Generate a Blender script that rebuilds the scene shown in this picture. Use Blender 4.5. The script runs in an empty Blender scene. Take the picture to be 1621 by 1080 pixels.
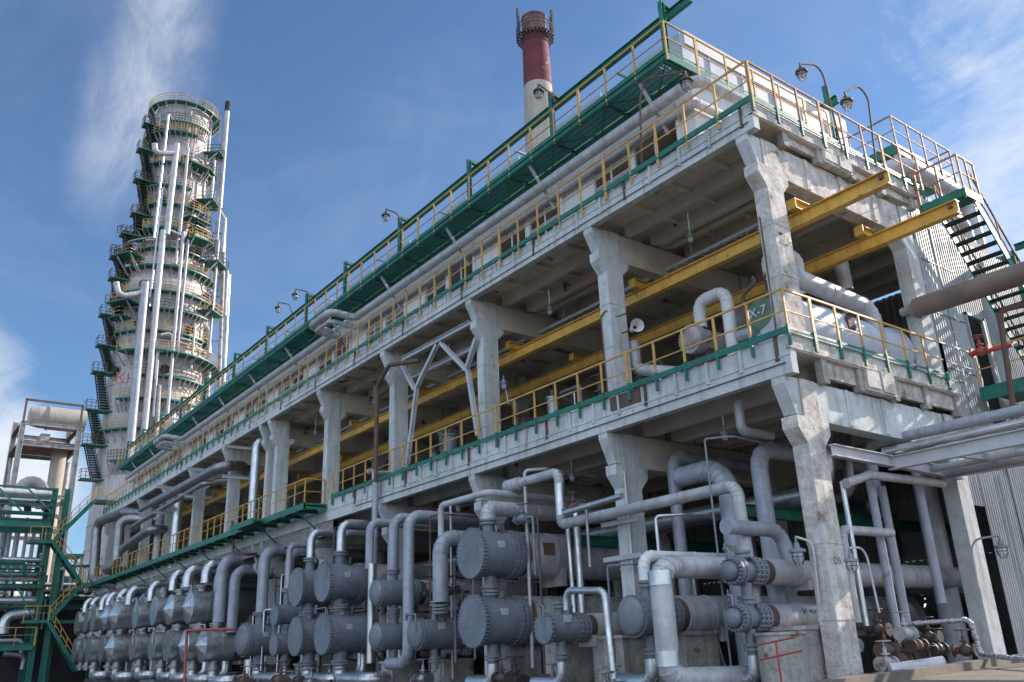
import bpy, math, random
from mathutils import Vector, Matrix
R = math.radians
random.seed(7)
sc = bpy.context.scene
col = sc.collection
# ---------------------------------------------------------------- camera
CP = Vector((10.455, -15.563, 1.609)); YAW, PIT, ROL = 2.49121, 0.344753, -0.040294
F, PX, PY = 1334.64, 811.65, 547.78
fw = Vector((math.cos(YAW)*math.cos(PIT), math.sin(YAW)*math.cos(PIT), math.sin(PIT)))
rt = fw.cross(Vector((0, 0, 1))).normalized(); up = rt.cross(fw)
r2 = math.cos(ROL)*rt + math.sin(ROL)*up; u2 = -math.sin(ROL)*rt + math.cos(ROL)*up
cam = bpy.data.objects.new('camera', bpy.data.cameras.new('camera')); col.objects.link(cam)
m = Matrix((r2, u2, -fw)).transposed().to_4x4(); m.translation = CP; cam.matrix_world = m
cam.data.sensor_width = 36; cam.data.lens = 36*F/1621
cam.data.shift_x = -(PX-810.5)/1621; cam.data.shift_y = (PY-540)/1621
cam.data.clip_start = .1; cam.data.clip_end = 9000
sc.camera = cam
# ---------------------------------------------------------------- light
SUN = Vector((.40, 2.0, 1.03)).normalized()
sun = bpy.data.objects.new('sun', bpy.data.lights.new('sun', 'SUN')); col.objects.link(sun)
sun.data.energy = 5; sun.data.angle = R(.5); sun.data.color = (1, .87, .76)
sun.rotation_euler = SUN.to_track_quat('Z', 'Y').to_euler()
sc.view_settings.view_transform = 'Standard'; sc.view_settings.look = 'None'
sc.view_settings.gamma = 1; sc.view_settings.exposure = 0.68
sc.cycles.use_denoising = True
sc.cycles.max_bounces = 6; sc.cycles.diffuse_bounces = 3; sc.cycles.glossy_bounces = 3
w = bpy.data.worlds.new('World'); sc.world = w; w.use_nodes = True
nt = w.node_tree; nt.nodes.clear()
def N(nt, t, **k):
    n = nt.nodes.new(t)
    for a, b in k.items(): setattr(n, a, b)
    return n
L = lambda a, b: nt.links.new(a, b)
sky = N(nt, 'ShaderNodeTexSky', sky_type='NISHITA', sun_disc=False)
sky.sun_elevation = math.asin(SUN.z); sky.sun_rotation = math.atan2(SUN.x, SUN.y)
sky.air_density = 1.0; sky.dust_density = .3; sky.ozone_density = 3.0
tc = N(nt, 'ShaderNodeTexCoord')
def vm(op, a, b):
    n = N(nt, 'ShaderNodeVectorMath', operation=op); L(a, n.inputs[0])
    if isinstance(b, (tuple, Vector)): n.inputs[1].default_value = b
    else: L(b, n.inputs[1])
    return n
def mth(op, a, b=None, cl=False):
    n = N(nt, 'ShaderNodeMath', operation=op, use_clamp=cl)
    for i, v in enumerate((a, b)):
        if v is None: continue
        if isinstance(v, (int, float)): n.inputs[i].default_value = v
        else: L(v, n.inputs[i])
    return n.outputs[0]
def rmp(a, lo, hi, o0=0., o1=1.):
    n = N(nt, 'ShaderNodeMapRange', interpolation_type='SMOOTHSTEP'); L(a, n.inputs[0])
    for i, v in enumerate((lo, hi, o0, o1)): n.inputs[i+1].default_value = v
    return n.outputs[0]
def noise(v, s, d=8, ro=.55, dist=0.):
    n = N(nt, 'ShaderNodeTexNoise'); L(v, n.inputs['Vector'])
    n.inputs['Scale'].default_value = s; n.inputs['Detail'].default_value = d
    n.inputs['Roughness'].default_value = ro; n.inputs['Distortion'].default_value = dist
    return n.outputs['Fac']
D = tc.outputs['Generated']
def pdir(px, py): return (fw + r2*((px-PX)/F) - u2*((py-PY)/F)).normalized()
def blob(px, py, r0, r1, vec):            # soft patch of sky round one compass direction
    d = vm('DOT_PRODUCT', vec, pdir(px, py)).outputs['Value']
    return rmp(d, math.cos(R(r0)), math.cos(R(r1)))
wv = vm('MULTIPLY', D, (1.0, 1.0, 2.6)).outputs[0]
wn = vm('SCALE', N(nt, 'ShaderNodeTexNoise').outputs['Color'], (0, 0, 0)); 
n1 = noise(wv, 2.3, 9, .6, .6); n2 = noise(D, 7.0, 8, .62, .8)
nn = mth('ADD', mth('MULTIPLY', n1, .65), mth('MULTIPLY', n2, .35))
def cloud(mask, thr=.52, amt=1.):          # mask raises the chance of cloud
    return mth('MULTIPLY', rmp(mth('ADD', nn, mth('MULTIPLY', mask, .22)), thr, thr+.22), mth('MULTIPLY', mask, amt))
# right-hand cloud bank, low-left cloud, wispy plume above the tower
cr = mth('MAXIMUM', blob(1760, 60, 17, 3, D), blob(1800, 330, 16, 2, D))
c1 = cloud(cr, .60, .85)
c2 = cloud(mth('MAXIMUM', blob(-20, 760, 7.5, 2, D), blob(-200, 680, 11, 2, D)), .50, .95)
gN = fw.cross(Vector((0, 0, 1))).normalized()
def band(pa, pb, w0, w1):                  # soft streak of sky between two directions
    a_, b_ = pdir(*pa), pdir(*pb); nrm_ = a_.cross(b_).normalized()
    d = mth('ABSOLUTE', mth('ADD', vm('DOT_PRODUCT', D, nrm_).outputs['Value'], mth('MULTIPLY', mth('SUBTRACT', nn, .5), .10)))
    return rmp(d, math.sin(R(w0)), math.sin(R(w1)))
top = blob(265, -180, 22, 12, D)
pl = mth('MULTIPLY', band((330, -260), (190, 330), 4.6, 0), top)
n3 = noise(vm('MULTIPLY', D, (1, 1, .5)).outputs[0], 13, 9, .7, .5)
c3 = mth('MULTIPLY', pl, rmp(n3, .3, .72, .18, .62))
# unseen bright clouds added behind the viewer to fill the shaded faces
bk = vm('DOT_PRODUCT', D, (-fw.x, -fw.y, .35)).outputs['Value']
fill_cloud = mth('MULTIPLY', rmp(bk, .1, .6), rmp(n1, .38, .6))
cl = mth('MAXIMUM', mth('MAXIMUM', c1, c2), mth('MAXIMUM', c3, rmp(nn, .40, .68, .02, .11)), True)
tint = N(nt, 'ShaderNodeMix', data_type='RGBA', blend_type='MULTIPLY'); tint.inputs[0].default_value = 1
L(sky.outputs[0], tint.inputs[6]); tint.inputs[7].default_value = (.59, .735, .85, 1)
mx = N(nt, 'ShaderNodeMix', data_type='RGBA'); L(cl, mx.inputs[0]); L(tint.outputs[2], mx.inputs[6])
mx.inputs[7].default_value = (4.6, 4.9, 5.3, 1)
mx2 = N(nt, 'ShaderNodeMix', data_type='RGBA'); L(fill_cloud, mx2.inputs[0]); L(mx.outputs[2], mx2.inputs[6])
mx2.inputs[7].default_value = (11.5, 13, 15.5, 1)      # colour of the added fill cloud, brighter than the visible clouds
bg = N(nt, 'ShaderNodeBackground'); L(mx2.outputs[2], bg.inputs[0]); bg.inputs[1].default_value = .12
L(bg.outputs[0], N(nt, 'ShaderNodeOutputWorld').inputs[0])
# ---------------------------------------------------------------- helpers
def at(px, py, ax, v):
    d = fw + r2*((px-PX)/F) - u2*((py-PY)/F); i = 'xyz'.index(ax)
    return CP + d*((v-CP[i])/d[i])
def msize(P, rpx): return rpx*((P-CP).dot(fw))/F
def mat(name, c1, c2=None, rough=.6, metal=0., scale=1.2, streak=0., spots=None, bump=.0, bscale=9., contrast=(.35, .65), fine=None):
    M = bpy.data.materials.new(name); M.use_nodes = True; t = M.node_tree; b = t.nodes['Principled BSDF']
    ln = t.links.new
    b.inputs['Roughness'].default_value = rough; b.inputs['Metallic'].default_value = metal
    g = t.nodes.new('ShaderNodeNewGeometry').outputs['Position']
    def tn(s, d=6, vec=None, ro=.6):
        n = t.nodes.new('ShaderNodeTexNoise'); n.inputs['Scale'].default_value = s; n.inputs['Detail'].default_value = d
        n.inputs['Roughness'].default_value = ro; ln(vec or g, n.inputs['Vector']); return n.outputs['Fac']
    def mr(f, a, bb, c=0., d=1.):
        n = t.nodes.new('ShaderNodeMapRange'); ln(f, n.inputs[0])
        for i, v in enumerate((a, bb, c, d)): n.inputs[i+1].default_value = v
        return n.outputs[0]
    def mix(f, A, B):
        n = t.nodes.new('ShaderNodeMix'); n.data_type = 'RGBA'; ln(f, n.inputs[0])
        for i, v in ((6, A), (7, B)):
            if isinstance(v, tuple): n.inputs[i].default_value = (*v, 1)
            else: ln(v, n.inputs[i])
        return n.outputs[2]
    c2 = c2 or tuple(x*.8 for x in c1)
    C = mix(mr(tn(scale, 8), *contrast), c1, c2)
    if fine: C = mix(mr(tn(fine[1], 5), .5, .66, 0, fine[2] if len(fine) > 2 else .6), C, fine[0])
    if streak:
        v = t.nodes.new('ShaderNodeVectorMath'); v.operation = 'MULTIPLY'; ln(g, v.inputs[0]); v.inputs[1].default_value = (3.2, 3.2, .28)
        C = mix(mr(tn(1.4, 6, v.outputs[0]), .5, .72, 0, streak), C, tuple(x*.35 for x in c1[:1])+tuple(x*.33 for x in c1[1:2])+tuple(x*.30 for x in c1[2:]))
    if spots:
        C = mix(mr(tn(spots[2], 7), spots[1], spots[1]+.05), C, spots[0])
    ln(C, b.inputs['Base Color'])
    rr = mr(tn(scale*3, 4), .3, .7, max(rough-.12, .05), min(rough+.12, 1)); ln(rr, b.inputs['Roughness'])
    if bump:
        bn = t.nodes.new('ShaderNodeBump'); bn.inputs['Strength'].default_value = 1; bn.inputs['Distance'].default_value = bump
        ln(tn(bscale, 8, None, .7), bn.inputs['Height']); ln(bn.outputs[0], b.inputs['Normal'])
    return M
RUST = (.16, .06, .03)
M = {}
M['conc'] = mat('whitewashed_concrete', (.60, .63, .63), (.45, .47, .46), .85, scale=.55, streak=.6, spots=((.24, .16, .10), .70, 1.3), bump=.025, bscale=4, fine=((.34, .33, .30), 4, .45))
M['concold'] = mat('weathered_concrete', (.46, .44, .40), (.28, .26, .23), .9, scale=1.4, streak=.7, spots=((.14, .10, .07), .63, 2.5), bump=.05, bscale=6, fine=((.2, .19, .17), 9, .6))
M['peel'] = mat('peeling_whitewash', (.66, .62, .57), (.46, .43, .39), .9, scale=2.2, streak=.5, spots=((.26, .19, .14), .63, 2.2), bump=.06, bscale=5, contrast=(.40, .62), fine=((.26, .23, .20), 8, .5))
M['soffit'] = mat('soffit_concrete', (.62, .57, .48), (.44, .40, .33), .9, scale=.8, spots=((.10, .08, .06), .64, 1.3), bump=.03)
M['block'] = mat('blockwork', (.36, .35, .31), (.24, .23, .20), .9, scale=2.5, spots=((.12, .10, .08), .62, 2), bump=.05)
M['green'] = mat('green_paint', (.012, .17, .115), (.010, .11, .075), .5, scale=1.6, streak=.3, spots=((.12, .09, .06), .66, 5), bump=.004, fine=((.05, .22, .17), 5, .35))
M['yellow'] = mat('yellow_paint', (.60, .37, .10), (.46, .26, .07), .55, scale=2.5, streak=.35, spots=(RUST, .64, 7))
M['railrust'] = mat('rusty_rail_paint', (.42, .23, .10), (.26, .12, .07), .65, scale=3, spots=(RUST, .58, 6))
M['orange'] = mat('crane_yellow_paint', (.70, .41, .07), (.56, .32, .05), .45, scale=1.5, spots=((.30, .13, .02), .64, 3), streak=.45, fine=((.40, .22, .03), 7, .5))
M['lilac'] = mat('painted_pipe_cladding', (.36, .38, .43), (.26, .275, .32), .42, .1, scale=1.4, streak=.5, spots=((.22, .18, .15), .66, 2.6), bump=.03, bscale=2.2, fine=((.46, .47, .50), 5, .35))
M['lilacw'] = mat('pale_pipe_cladding', (.50, .50, .52), (.35, .35, .36), .45, .1, scale=1.4, streak=.55, spots=((.28, .21, .15), .65, 2.2), bump=.03, bscale=2.2, fine=((.58, .57, .55), 5, .35))
M['alu'] = mat('aluminium_cladding', (.60, .61, .62), (.48, .49, .50), .36, .85, scale=1.3, streak=.25, bump=.006, bscale=2.5)
M['aludark'] = mat('dull_steel_cladding', (.34, .34, .34), (.24, .24, .24), .45, .8, scale=1.5, streak=.3, bump=.006, bscale=2.5)
M['vgrey'] = mat('grey_vessel_paint', (.185, .205, .235), (.135, .15, .175), .5, scale=1.3, streak=.35, spots=((.13, .09, .07), .68, 4.5), bump=.006, fine=((.28, .28, .28), 6, .35))
M['shell'] = mat('worn_vessel_cladding', (.46, .45, .44), (.26, .23, .21), .6, scale=1.6, streak=.55, spots=((.14, .08, .06), .62, 1.6), bump=.03, bscale=3)
M['band'] = mat('dark_flange_gap', (.09, .06, .06), (.05, .04, .04), .8, scale=3)
M['rust'] = mat('rusty_steel', (.15, .085, .06), (.09, .055, .045), .75, scale=3, bump=.01)
M['brownpipe'] = mat('brown_pipe_cladding', (.22, .165, .135), (.15, .115, .095), .65, scale=1.5, streak=.3, spots=((.09, .05, .04), .66, 2), bump=.02, bscale=3)
M['red'] = mat('red_paint', (.42, .075, .06), (.30, .05, .045), .5, scale=3, spots=(RUST, .66, 8))
M['steel'] = mat('pale_steel_paint', (.48, .49, .50), (.38, .39, .40), .45, scale=2, spots=((.2, .14, .1), .68, 3))
M['tread'] = mat('dark_tread_steel', (.03, .06, .045), (.02, .035, .03), .6, .2, scale=4)  # very dark green tone for the stair treads
M['darksteel'] = mat('dark_steel', (.06, .055, .055), (.10, .08, .07), .6, .3, scale=4)
M['cor'] = mat('corrugated_sheet', (.34, .36, .36), (.26, .28, .28), .5, .15, scale=.6, streak=.5, spots=((.2, .13, .09), .69, 1.8))
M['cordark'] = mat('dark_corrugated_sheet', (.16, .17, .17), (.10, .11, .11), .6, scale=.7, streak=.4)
M['panel'] = mat('cladding_panel', (.50, .54, .60), (.44, .48, .54), .5, scale=.6, streak=.2)
M['panelw'] = mat('white_panel', (.66, .64, .62), (.56, .54, .52), .55, scale=.8, streak=.25)
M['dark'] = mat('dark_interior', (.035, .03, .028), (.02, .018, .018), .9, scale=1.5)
M['ground'] = mat('dusty_ground', (.16, .14, .12), (.09, .08, .07), .95, scale=.5, spots=((.05, .045, .04), .6, .9), bump=.03)
M['kerb'] = mat('kerb_concrete', (.17, .14, .11), (.11, .09, .075), .9, scale=2, bump=.02)
M['tower'] = mat('tower_shell_paint', (.52, .50, .50), (.36, .34, .33), .55, scale=.22, streak=.6, spots=((.26, .18, .13), .62, .4), bump=.02, bscale=1)
M['redwhite'] = mat('chimney_red', (.13, .025, .03), (.10, .02, .025), .8, scale=.3, spots=((.32, .24, .19), .63, .6), bump=.03)
M['chimtop'] = mat('chimney_sooty_cap', (.20, .16, .13), (.12, .04, .04), .85, scale=.5)
M['chimw'] = mat('chimney_white', (.40, .37, .32), (.31, .28, .24), .8, scale=.3, streak=.4)
M['foil'] = mat('crumpled_foil', (.75, .76, .80), (.35, .36, .38), .22, .95, scale=9, bump=.06, bscale=11)
M['gvessel'] = mat('green_vessel_paint', (.14, .23, .15), (.10, .17, .11), .5, scale=2, spots=((.2, .16, .1), .68, 4))
M['white'] = mat('white_lettering', (.75, .75, .72), (.6, .6, .58), .6)
M['black'] = mat('black_lettering', (.03, .03, .03), (.05, .05, .05), .6)
G = bpy.data.materials.new('lamp_glass'); G.use_nodes = True; gb = G.node_tree.nodes['Principled BSDF']
gb.inputs['Base Color'].default_value = (.8, .85, .85, 1); gb.inputs['Roughness'].default_value = .12; gb.inputs['Transmission Weight'].default_value = .6; M['glass'] = G

def tag(o, label=None, cat=None, group=None, kind=None):
    for k, v in (('label', label), ('category', cat), ('group', group), ('kind', kind)):
        if v: o[k] = v
    return o
WL = {}
def thing(name, loc, label, cat, group=None):
    o = bpy.data.objects.new(name, None); col.objects.link(o); o.location = loc; o.empty_display_size = .2
    WL[o] = Vector(loc); return tag(o, label, cat, group)
class MB:
    def __init__(s): s.v = []; s.f = []; s.sm = []
    def add(s, vs, fs, sm=False):
        k = len(s.v); s.v += [tuple(v) for v in vs]
        for f in fs: s.f.append([i+k for i in f]); s.sm.append(sm)
        return s
    def box(s, a, b):
        x0, y0, z0 = (min(a[i], b[i]) for i in range(3)); x1, y1, z1 = (max(a[i], b[i]) for i in range(3))
        return s.add([(x0,y0,z0),(x1,y0,z0),(x1,y1,z0),(x0,y1,z0),(x0,y0,z1),(x1,y0,z1),(x1,y1,z1),(x0,y1,z1)],
            [(0,3,2,1),(4,5,6,7),(0,1,5,4),(1,2,6,5),(2,3,7,6),(3,0,4,7)])
    def bar(s, a, b, w, h=None, upv=(0, 0, 1)):
        a = Vector(a); b = Vector(b); h = h or w; d = (b-a).normalized(); u = Vector(upv)
        if abs(d.dot(u)) > .98: u = Vector((0, 1, 0))
        r = d.cross(u).normalized(); u = r.cross(d); o = []
        for p in (a, b):
            for i, j in ((-1,-1),(1,-1),(1,1),(-1,1)): o.append(p + r*(w/2*i) + u*(h/2*j))
        return s.add(o, [(0,3,2,1),(4,5,6,7),(0,1,5,4),(1,2,6,5),(2,3,7,6),(3,0,4,7)])
    def ibeam(s, a, b, w, h, t=.02, upv=(0, 0, 1)):
        a = Vector(a); b = Vector(b); d = (b-a).normalized(); u = Vector(upv)
        if abs(d.dot(u)) > .98: u = Vector((0, 1, 0))
        r = d.cross(u).normalized(); u = r.cross(d)
        s.bar(a, b, t, h-2*t, u); s.bar(a+u*(h/2-t/2), b+u*(h/2-t/2), w, t, u); s.bar(a-u*(h/2-t/2), b-u*(h/2-t/2), w, t, u); return s
    def tube(s, pts, r, n=14, cap=True, rs=None):
        P = [Vector(p) for p in pts]; k = len(P); rings = []; u = None
        for i in range(k):
            if i == 0: t = P[1]-P[0]
            elif i == k-1: t = P[-1]-P[-2]
            else: t = (P[i]-P[i-1]).normalized() + (P[i+1]-P[i]).normalized()
            if t.length < 1e-9: t = P[min(i+1, k-1)]-P[i-1]
            t.normalize()
            if u is None: u = t.orthogonal().normalized()
            else:
                u = u - t*u.dot(t)
                u = u.normalized() if u.length > 1e-6 else t.orthogonal().normalized()
            v = t.cross(u); rad = rs[i] if rs else r; sc_ = 1.
            rings.append([P[i] + (u*math.cos(2*math.pi*j/n) + v*math.sin(2*math.pi*j/n))*rad*sc_ for j in range(n)])
        o = [q for g in rings for q in g]; f = []
        for i in range(k-1):
            for j in range(n): f.append((i*n+j, i*n+(j+1) % n, (i+1)*n+(j+1) % n, (i+1)*n+j))
        s.add(o, f, True)
        if cap: s.add(rings[0], [tuple(range(n))[::-1]]); s.add(rings[-1], [tuple(range(n))])
        return s
    def cyl(s, a, b, r, n=16, r1=None): return s.tube([a, b], r, n, True, [r, r if r1 is None else r1])
    def prism(s, poly, ax, a, b):       # polygon (2-D) extruded along an axis
        k = len(poly); o = []
        for v in (a, b):
            for p in poly: o.append({'x': (v, p[0], p[1]), 'y': (p[0], v, p[1]), 'z': (p[0], p[1], v)}[ax])
        return s.add(o, [tuple(range(k))[::-1], tuple(range(k, 2*k))] + [(i, (i+1) % k, k+(i+1) % k, k+i) for i in range(k)])
    def lathe(s, c, ax, prof, n=28):    # prof: (distance along axis, radius); sharp corners by doubled points
        c = Vector(c); ax = Vector(ax).normalized(); u = ax.orthogonal().normalized(); v = ax.cross(u)
        for (d0, r0), (d1, r1) in zip(prof, prof[1:]):
            o = [c + ax*d + (u*math.cos(2*math.pi*j/n) + v*math.sin(2*math.pi*j/n))*r for d, r in ((d0, r0), (d1, r1)) for j in range(n)]
            s.add(o, [(j, (j+1) % n, n+(j+1) % n, n+j) for j in range(n)], True)
        return s
    def build(s, name, m, parent=None, label=None):
        me = bpy.data.meshes.new(name)
        if parent is not None: off = WL[parent]
        else:
            xs = [p[0] for p in s.v]; ys = [p[1] for p in s.v]; off = Vector(((min(xs)+max(xs))/2, (min(ys)+max(ys))/2, min(p[2] for p in s.v)))
        me.from_pydata([(p[0]-off.x, p[1]-off.y, p[2]-off.z) for p in s.v], [], s.f); me.update()
        me.polygons.foreach_set('use_smooth', s.sm)
        import bmesh
        bm = bmesh.new(); bm.from_mesh(me); bmesh.ops.recalc_face_normals(bm, faces=bm.faces); bm.to_mesh(me); bm.free()
        me.materials.append(M[m]); o = bpy.data.objects.new(name, me); col.objects.link(o)
        if parent is not None: o.parent = parent; WL[o] = off
        else: o.location = off; WL[o] = off
        if label: o['label'] = label
        return o
def fillet(pts, rad, seg=4):
    P = [Vector(p) for p in pts]; o = [P[0]]
    for i in range(1, len(P)-1):
        a = (P[i-1]-P[i]); b = (P[i+1]-P[i]); la, lb = a.length, b.length; a.normalize(); b.normalize()
        ang = a.angle(b)
        if ang > 3.05: o.append(P[i]); continue
        t = min(rad/math.tan(ang/2), la*.48, lb*.48); rr = t*math.tan(ang/2)
        cdir = (a+b).normalized(); c = P[i] + cdir*(rr/math.sin(ang/2)); s0 = P[i]+a*t-c; s1 = P[i]+b*t-c
        th = s0.angle(s1)
        for k in range(seg+1):
            f = k/seg; o.append(c + (s0*math.sin((1-f)*th) + s1*math.sin(f*th))/math.sin(th))
    o.append(P[-1]); return o
def pipe_mesh(pts, r, bend=2.4, seg=4, bands=1.3, n=16, bw=.012):
    q = fillet(pts, r*bend, seg); b = MB().tube(q, r, n)
    if bands:
        for a, c in zip(q, q[1:]):
            d = c-a; l = d.length
            if l < 1e-6: continue
            k = max(1, int(l/bands)); dn = d/l
            for i in range(k if l > r*2 else 1):
                p = a + d*(i/k if l > r*2 else 0); b.cyl(p-dn*bw, p+dn*bw, r+.006+r*.03, n)
    return b
def pipe(pts, r, m, label, name='pipe', cat='pipe', group=None, parent=None, **k):
    o = pipe_mesh(pts, r, **k).build(name, m, parent)
    if parent is None: tag(o, label, cat, group)
    elif label: o['label'] = label
    return o
def letters(txt, C, right, upv, size, m, parent, name='lettering'):
    cu = bpy.data.curves.new(name, 'FONT'); cu.body = txt; cu.size = size; cu.extrude = .002; cu.align_x = 'CENTER'; cu.align_y = 'CENTER'
    t = bpy.data.objects.new(name, cu); col.objects.link(t)
    dg = bpy.context.evaluated_depsgraph_get(); dg.update(); me = bpy.data.meshes.new_from_object(t.evaluated_get(dg))
    bpy.data.objects.remove(t)
    r = Vector(right).normalized(); u = Vector(upv).normalized(); nn_ = r.cross(u); off = WL[parent]; C = Vector(C)
    for v in me.vertices: p = C + r*v.co.x + u*v.co.y + nn_*v.co.z - off; v.co = p
    me.materials.clear(); me.materials.append(M[m]); o = bpy.data.objects.new(name, me); col.objects.link(o); o.parent = parent; WL[o] = off
    return o
ORD = ['nearest', 'second', 'third', 'fourth', 'fifth', 'sixth', 'seventh', 'eighth', 'ninth', 'tenth', 'eleventh', 'twelfth', 'thirteenth', 'fourteenth', 'fifteenth', 'sixteenth', 'seventeenth', 'eighteenth', 'nineteenth', 'twentieth']
# ---------------------------------------------------------------- setting
def sheet(name, x0, y0, x1, y1, z, m):
    o = MB().add([(x0,y0,z),(x1,y0,z),(x1,y1,z),(x0,y1,z)], [(0,1,2,3)]).build(name, m); o['kind'] = 'structure'; return o
sheet('ground', -3000, -3000, 3000, 3000, 0, 'ground')
b = MB().prism([(1.2, 5.2), (3.0, -3.5), (4.2, -9.5), (4.25, -9.5), (40, -9.5), (40, 40), (1.25, 40)], 'z', 0, .93)
road = b.build('road', 'kerb'); road['kind'] = 'structure'
b = MB()
kp = [(1.15, 5.3), (3.0, -3.5), (4.3, -9.5)]
for p, q in zip(kp, kp[1:]): b.bar((p[0], p[1], .55), (q[0], q[1], .55), .22, 1.04)
tag(b.build('kerb_wall', 'kerb'), 'low concrete retaining kerb crossing the bottom right corner', 'kerb')

# ---------------------------------------------------------------- concrete frame building
YF = -.485
KX = [0, -5.6, -11.85, -18.05, -24.15, -30.1, -31.3, -37.0, -43.3, -49.4, -55.6, -61.7, -66.4]
LV = [(0, 5.47, 6.92, 7.8), (7.8, 11.69, 13.02, 13.72)]   # column base, capital kink, fascia soffit, deck top
XE = .45
bld = thing('process_building', (-33, 6, 0), 'long two-storey whitewashed concrete frame with open bays and yellow railings', 'building')
for li, (zb, zk, zs, zt) in enumerate(LV):
    for row, y0 in enumerate((0, 6.1, 12.2)):
        for i, x in enumerate(KX):
            if (row and i in (5,)) or (row == 2 and i == 0): continue
            b = MB(); s = 1 if i != 6 else .86; hw = .2*s; d = .62; zc = zk+.38; cb = zs-.9
            if row == 0: prof = [(y0,zb),(y0,zk),(y0-.26,zk+.34),(y0-.26,zk+.60),(y0+.03,zk+.60),(y0+.03,zs),(y0+.58,zs),(y0+.58,cb),(y0+.88,cb),(y0+.88,zk+.28),(y0+d,zk),(y0+d,zb)]
            else: prof = [(y0,zb),(y0,zk),(y0-.26,zk+.3),(y0-.26,cb),(y0+.05,cb),(y0+.05,zs),(y0+.57,zs),(y0+.57,cb),(y0+.88,cb),(y0+.88,zk+.3),(y0+d,zk),(y0+d,zb)]
            b.prism(prof, 'x', x-hw, x+hw)
            if row == 0: # strap bands round the shaft
                for zz in ((zb+1.6, zb+2.9) if li else (1.9, 3.4)): b.box((x-hw-.012, y0-.012, zz), (x+hw+.012, y0+d+.012, zz+.05))
            o = b.build('column', 'peel' if i == 0 and row == 0 else 'conc', bld)
            if row == 0:
                b = MB(); wb = .165*s
                b.prism([(YF+.02, zs), (YF+.02, zs-.16), (-.20, zk+.64), (.015, zk+.62), (.015, zs)], 'x', x-wb, x+wb)
                b.build('cantilever_bracket', 'conc', o)
            if row < 2 and i != 5 and not (row == 1 and i == 0):
                b = MB(); hw2 = .19
                b.prism([(y0+.60, zs-.02), (y0+.60, cb+.01), (y0+6.05, cb-.05), (y0+6.05, zs-.02)], 'x', x-hw2, x+hw2)
                if i == 0:
                    for k in range(3): b.box((x+hw2, y0+1.7+k*1.5, cb+.02), (x+hw2+.03, y0+1.85+k*1.5, zs-.02))
                b.build('cap_beam', 'peel' if (i == 0 and li) else ('conc' if i == 0 else 'soffit'), bld)
    # deck slab, ribs and cross ribs
    xw = -66.9
    b = MB(); b.box((XE-.03, YF+.05, zt-.36), (xw, 6.95, zt-.02)); b.box((-.35, 6.95, zt-.359), (xw, 12.9, zt-.021)); b.build('deck_slab', 'soffit', bld)
    for i in range(len(KX)-1):
        if i == 5: continue
        xa, xb = KX[i], KX[i+1]; b = MB()
        for y in (.95, 2.05, 2.45, 3.55, 3.95, 5.1, 7.1, 8.3, 9.6, 10.9):
            h = .10 if y > 1 else .02
            b.prism([(xa-.2-(y>7)*.3, zt-.36), (xa-.2-(y>7)*.3, zs+.02), (xa-.55-(y>7)*.3, zs-h), (xb+.55, zs-h), (xb+.2, zs+.02), (xb+.2, zt-.36)], 'y', y-.10, y+.10)
        for k in range(1, 4):
            x = xa+(xb-xa)*k/4
            for ya, yb in ((-.25, .85), (1.05, 1.95), (2.55, 3.45), (4.05, 5.0), (5.2, 7.0)): b.box((x-.05, ya, zt-.5), (x+.05, yb, zt-.355))
        b.build('deck_rib', 'soffit', bld)
    # long fascia, bay by bay
    for i in range(len(KX)-1):
        xa, xb = KX[i]+(XE-.02 if i == 0 else 0), KX[i+1]
        if i == 5: xb = xa-1.2+.0
        b = MB(); b.box((xa-.006, YF, zs), (xb+.006, -.27, zs+.40)); 
        b.box((xa-.004, YF-.02, zs+.40), (xb+.004, -.25, zs+.425))
        n = max(1, round(abs(xb-xa)/1.5))
        for k in range(n):
            x0 = xa+(xb-xa)*k/n; x1 = xa+(xb-xa)*(k+1)/n; j = random.uniform(0, .018)
            b.box((x0-.007, YF+.03+j, zs+.427), (x1+.007, -.26, zt+random.uniform(-.02, .015)))
        b.build('fascia', 'conc', bld)
    # short fascia
    b = MB(); yend = 6.9
    b.box((XE, YF, zt-.33), (XE-.12, yend, zt)); 
    for y0_, y1_ in ((.9, 2.1), (2.3, 3.6), (3.8, 5.05), (5.3, 6.6)):
        bx = XE-.02 if 2 < y0_ < 3 else .30; b.box((bx, y0_, zs+.02+(.1 if bx < .4 else 0)), (.2, y1_, zt-.33))
        if bx > .4: b.box((bx+.03, y0_+.05, zs+.10), (.3, y0_+.6, zt-.36)); b.box((bx+.045, y0_+.68, zs+.06), (.3, y1_-.08, zt-.34))
    b.build('end_fascia', 'peel', bld)
    for y in (.8, 2.2, 3.7, 5.15, 6.7): MB().box((XE-.06, y-.1, zs-.04), (.205, y+.1, zt-.34)).build('end_rib', 'concold', bld)
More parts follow.
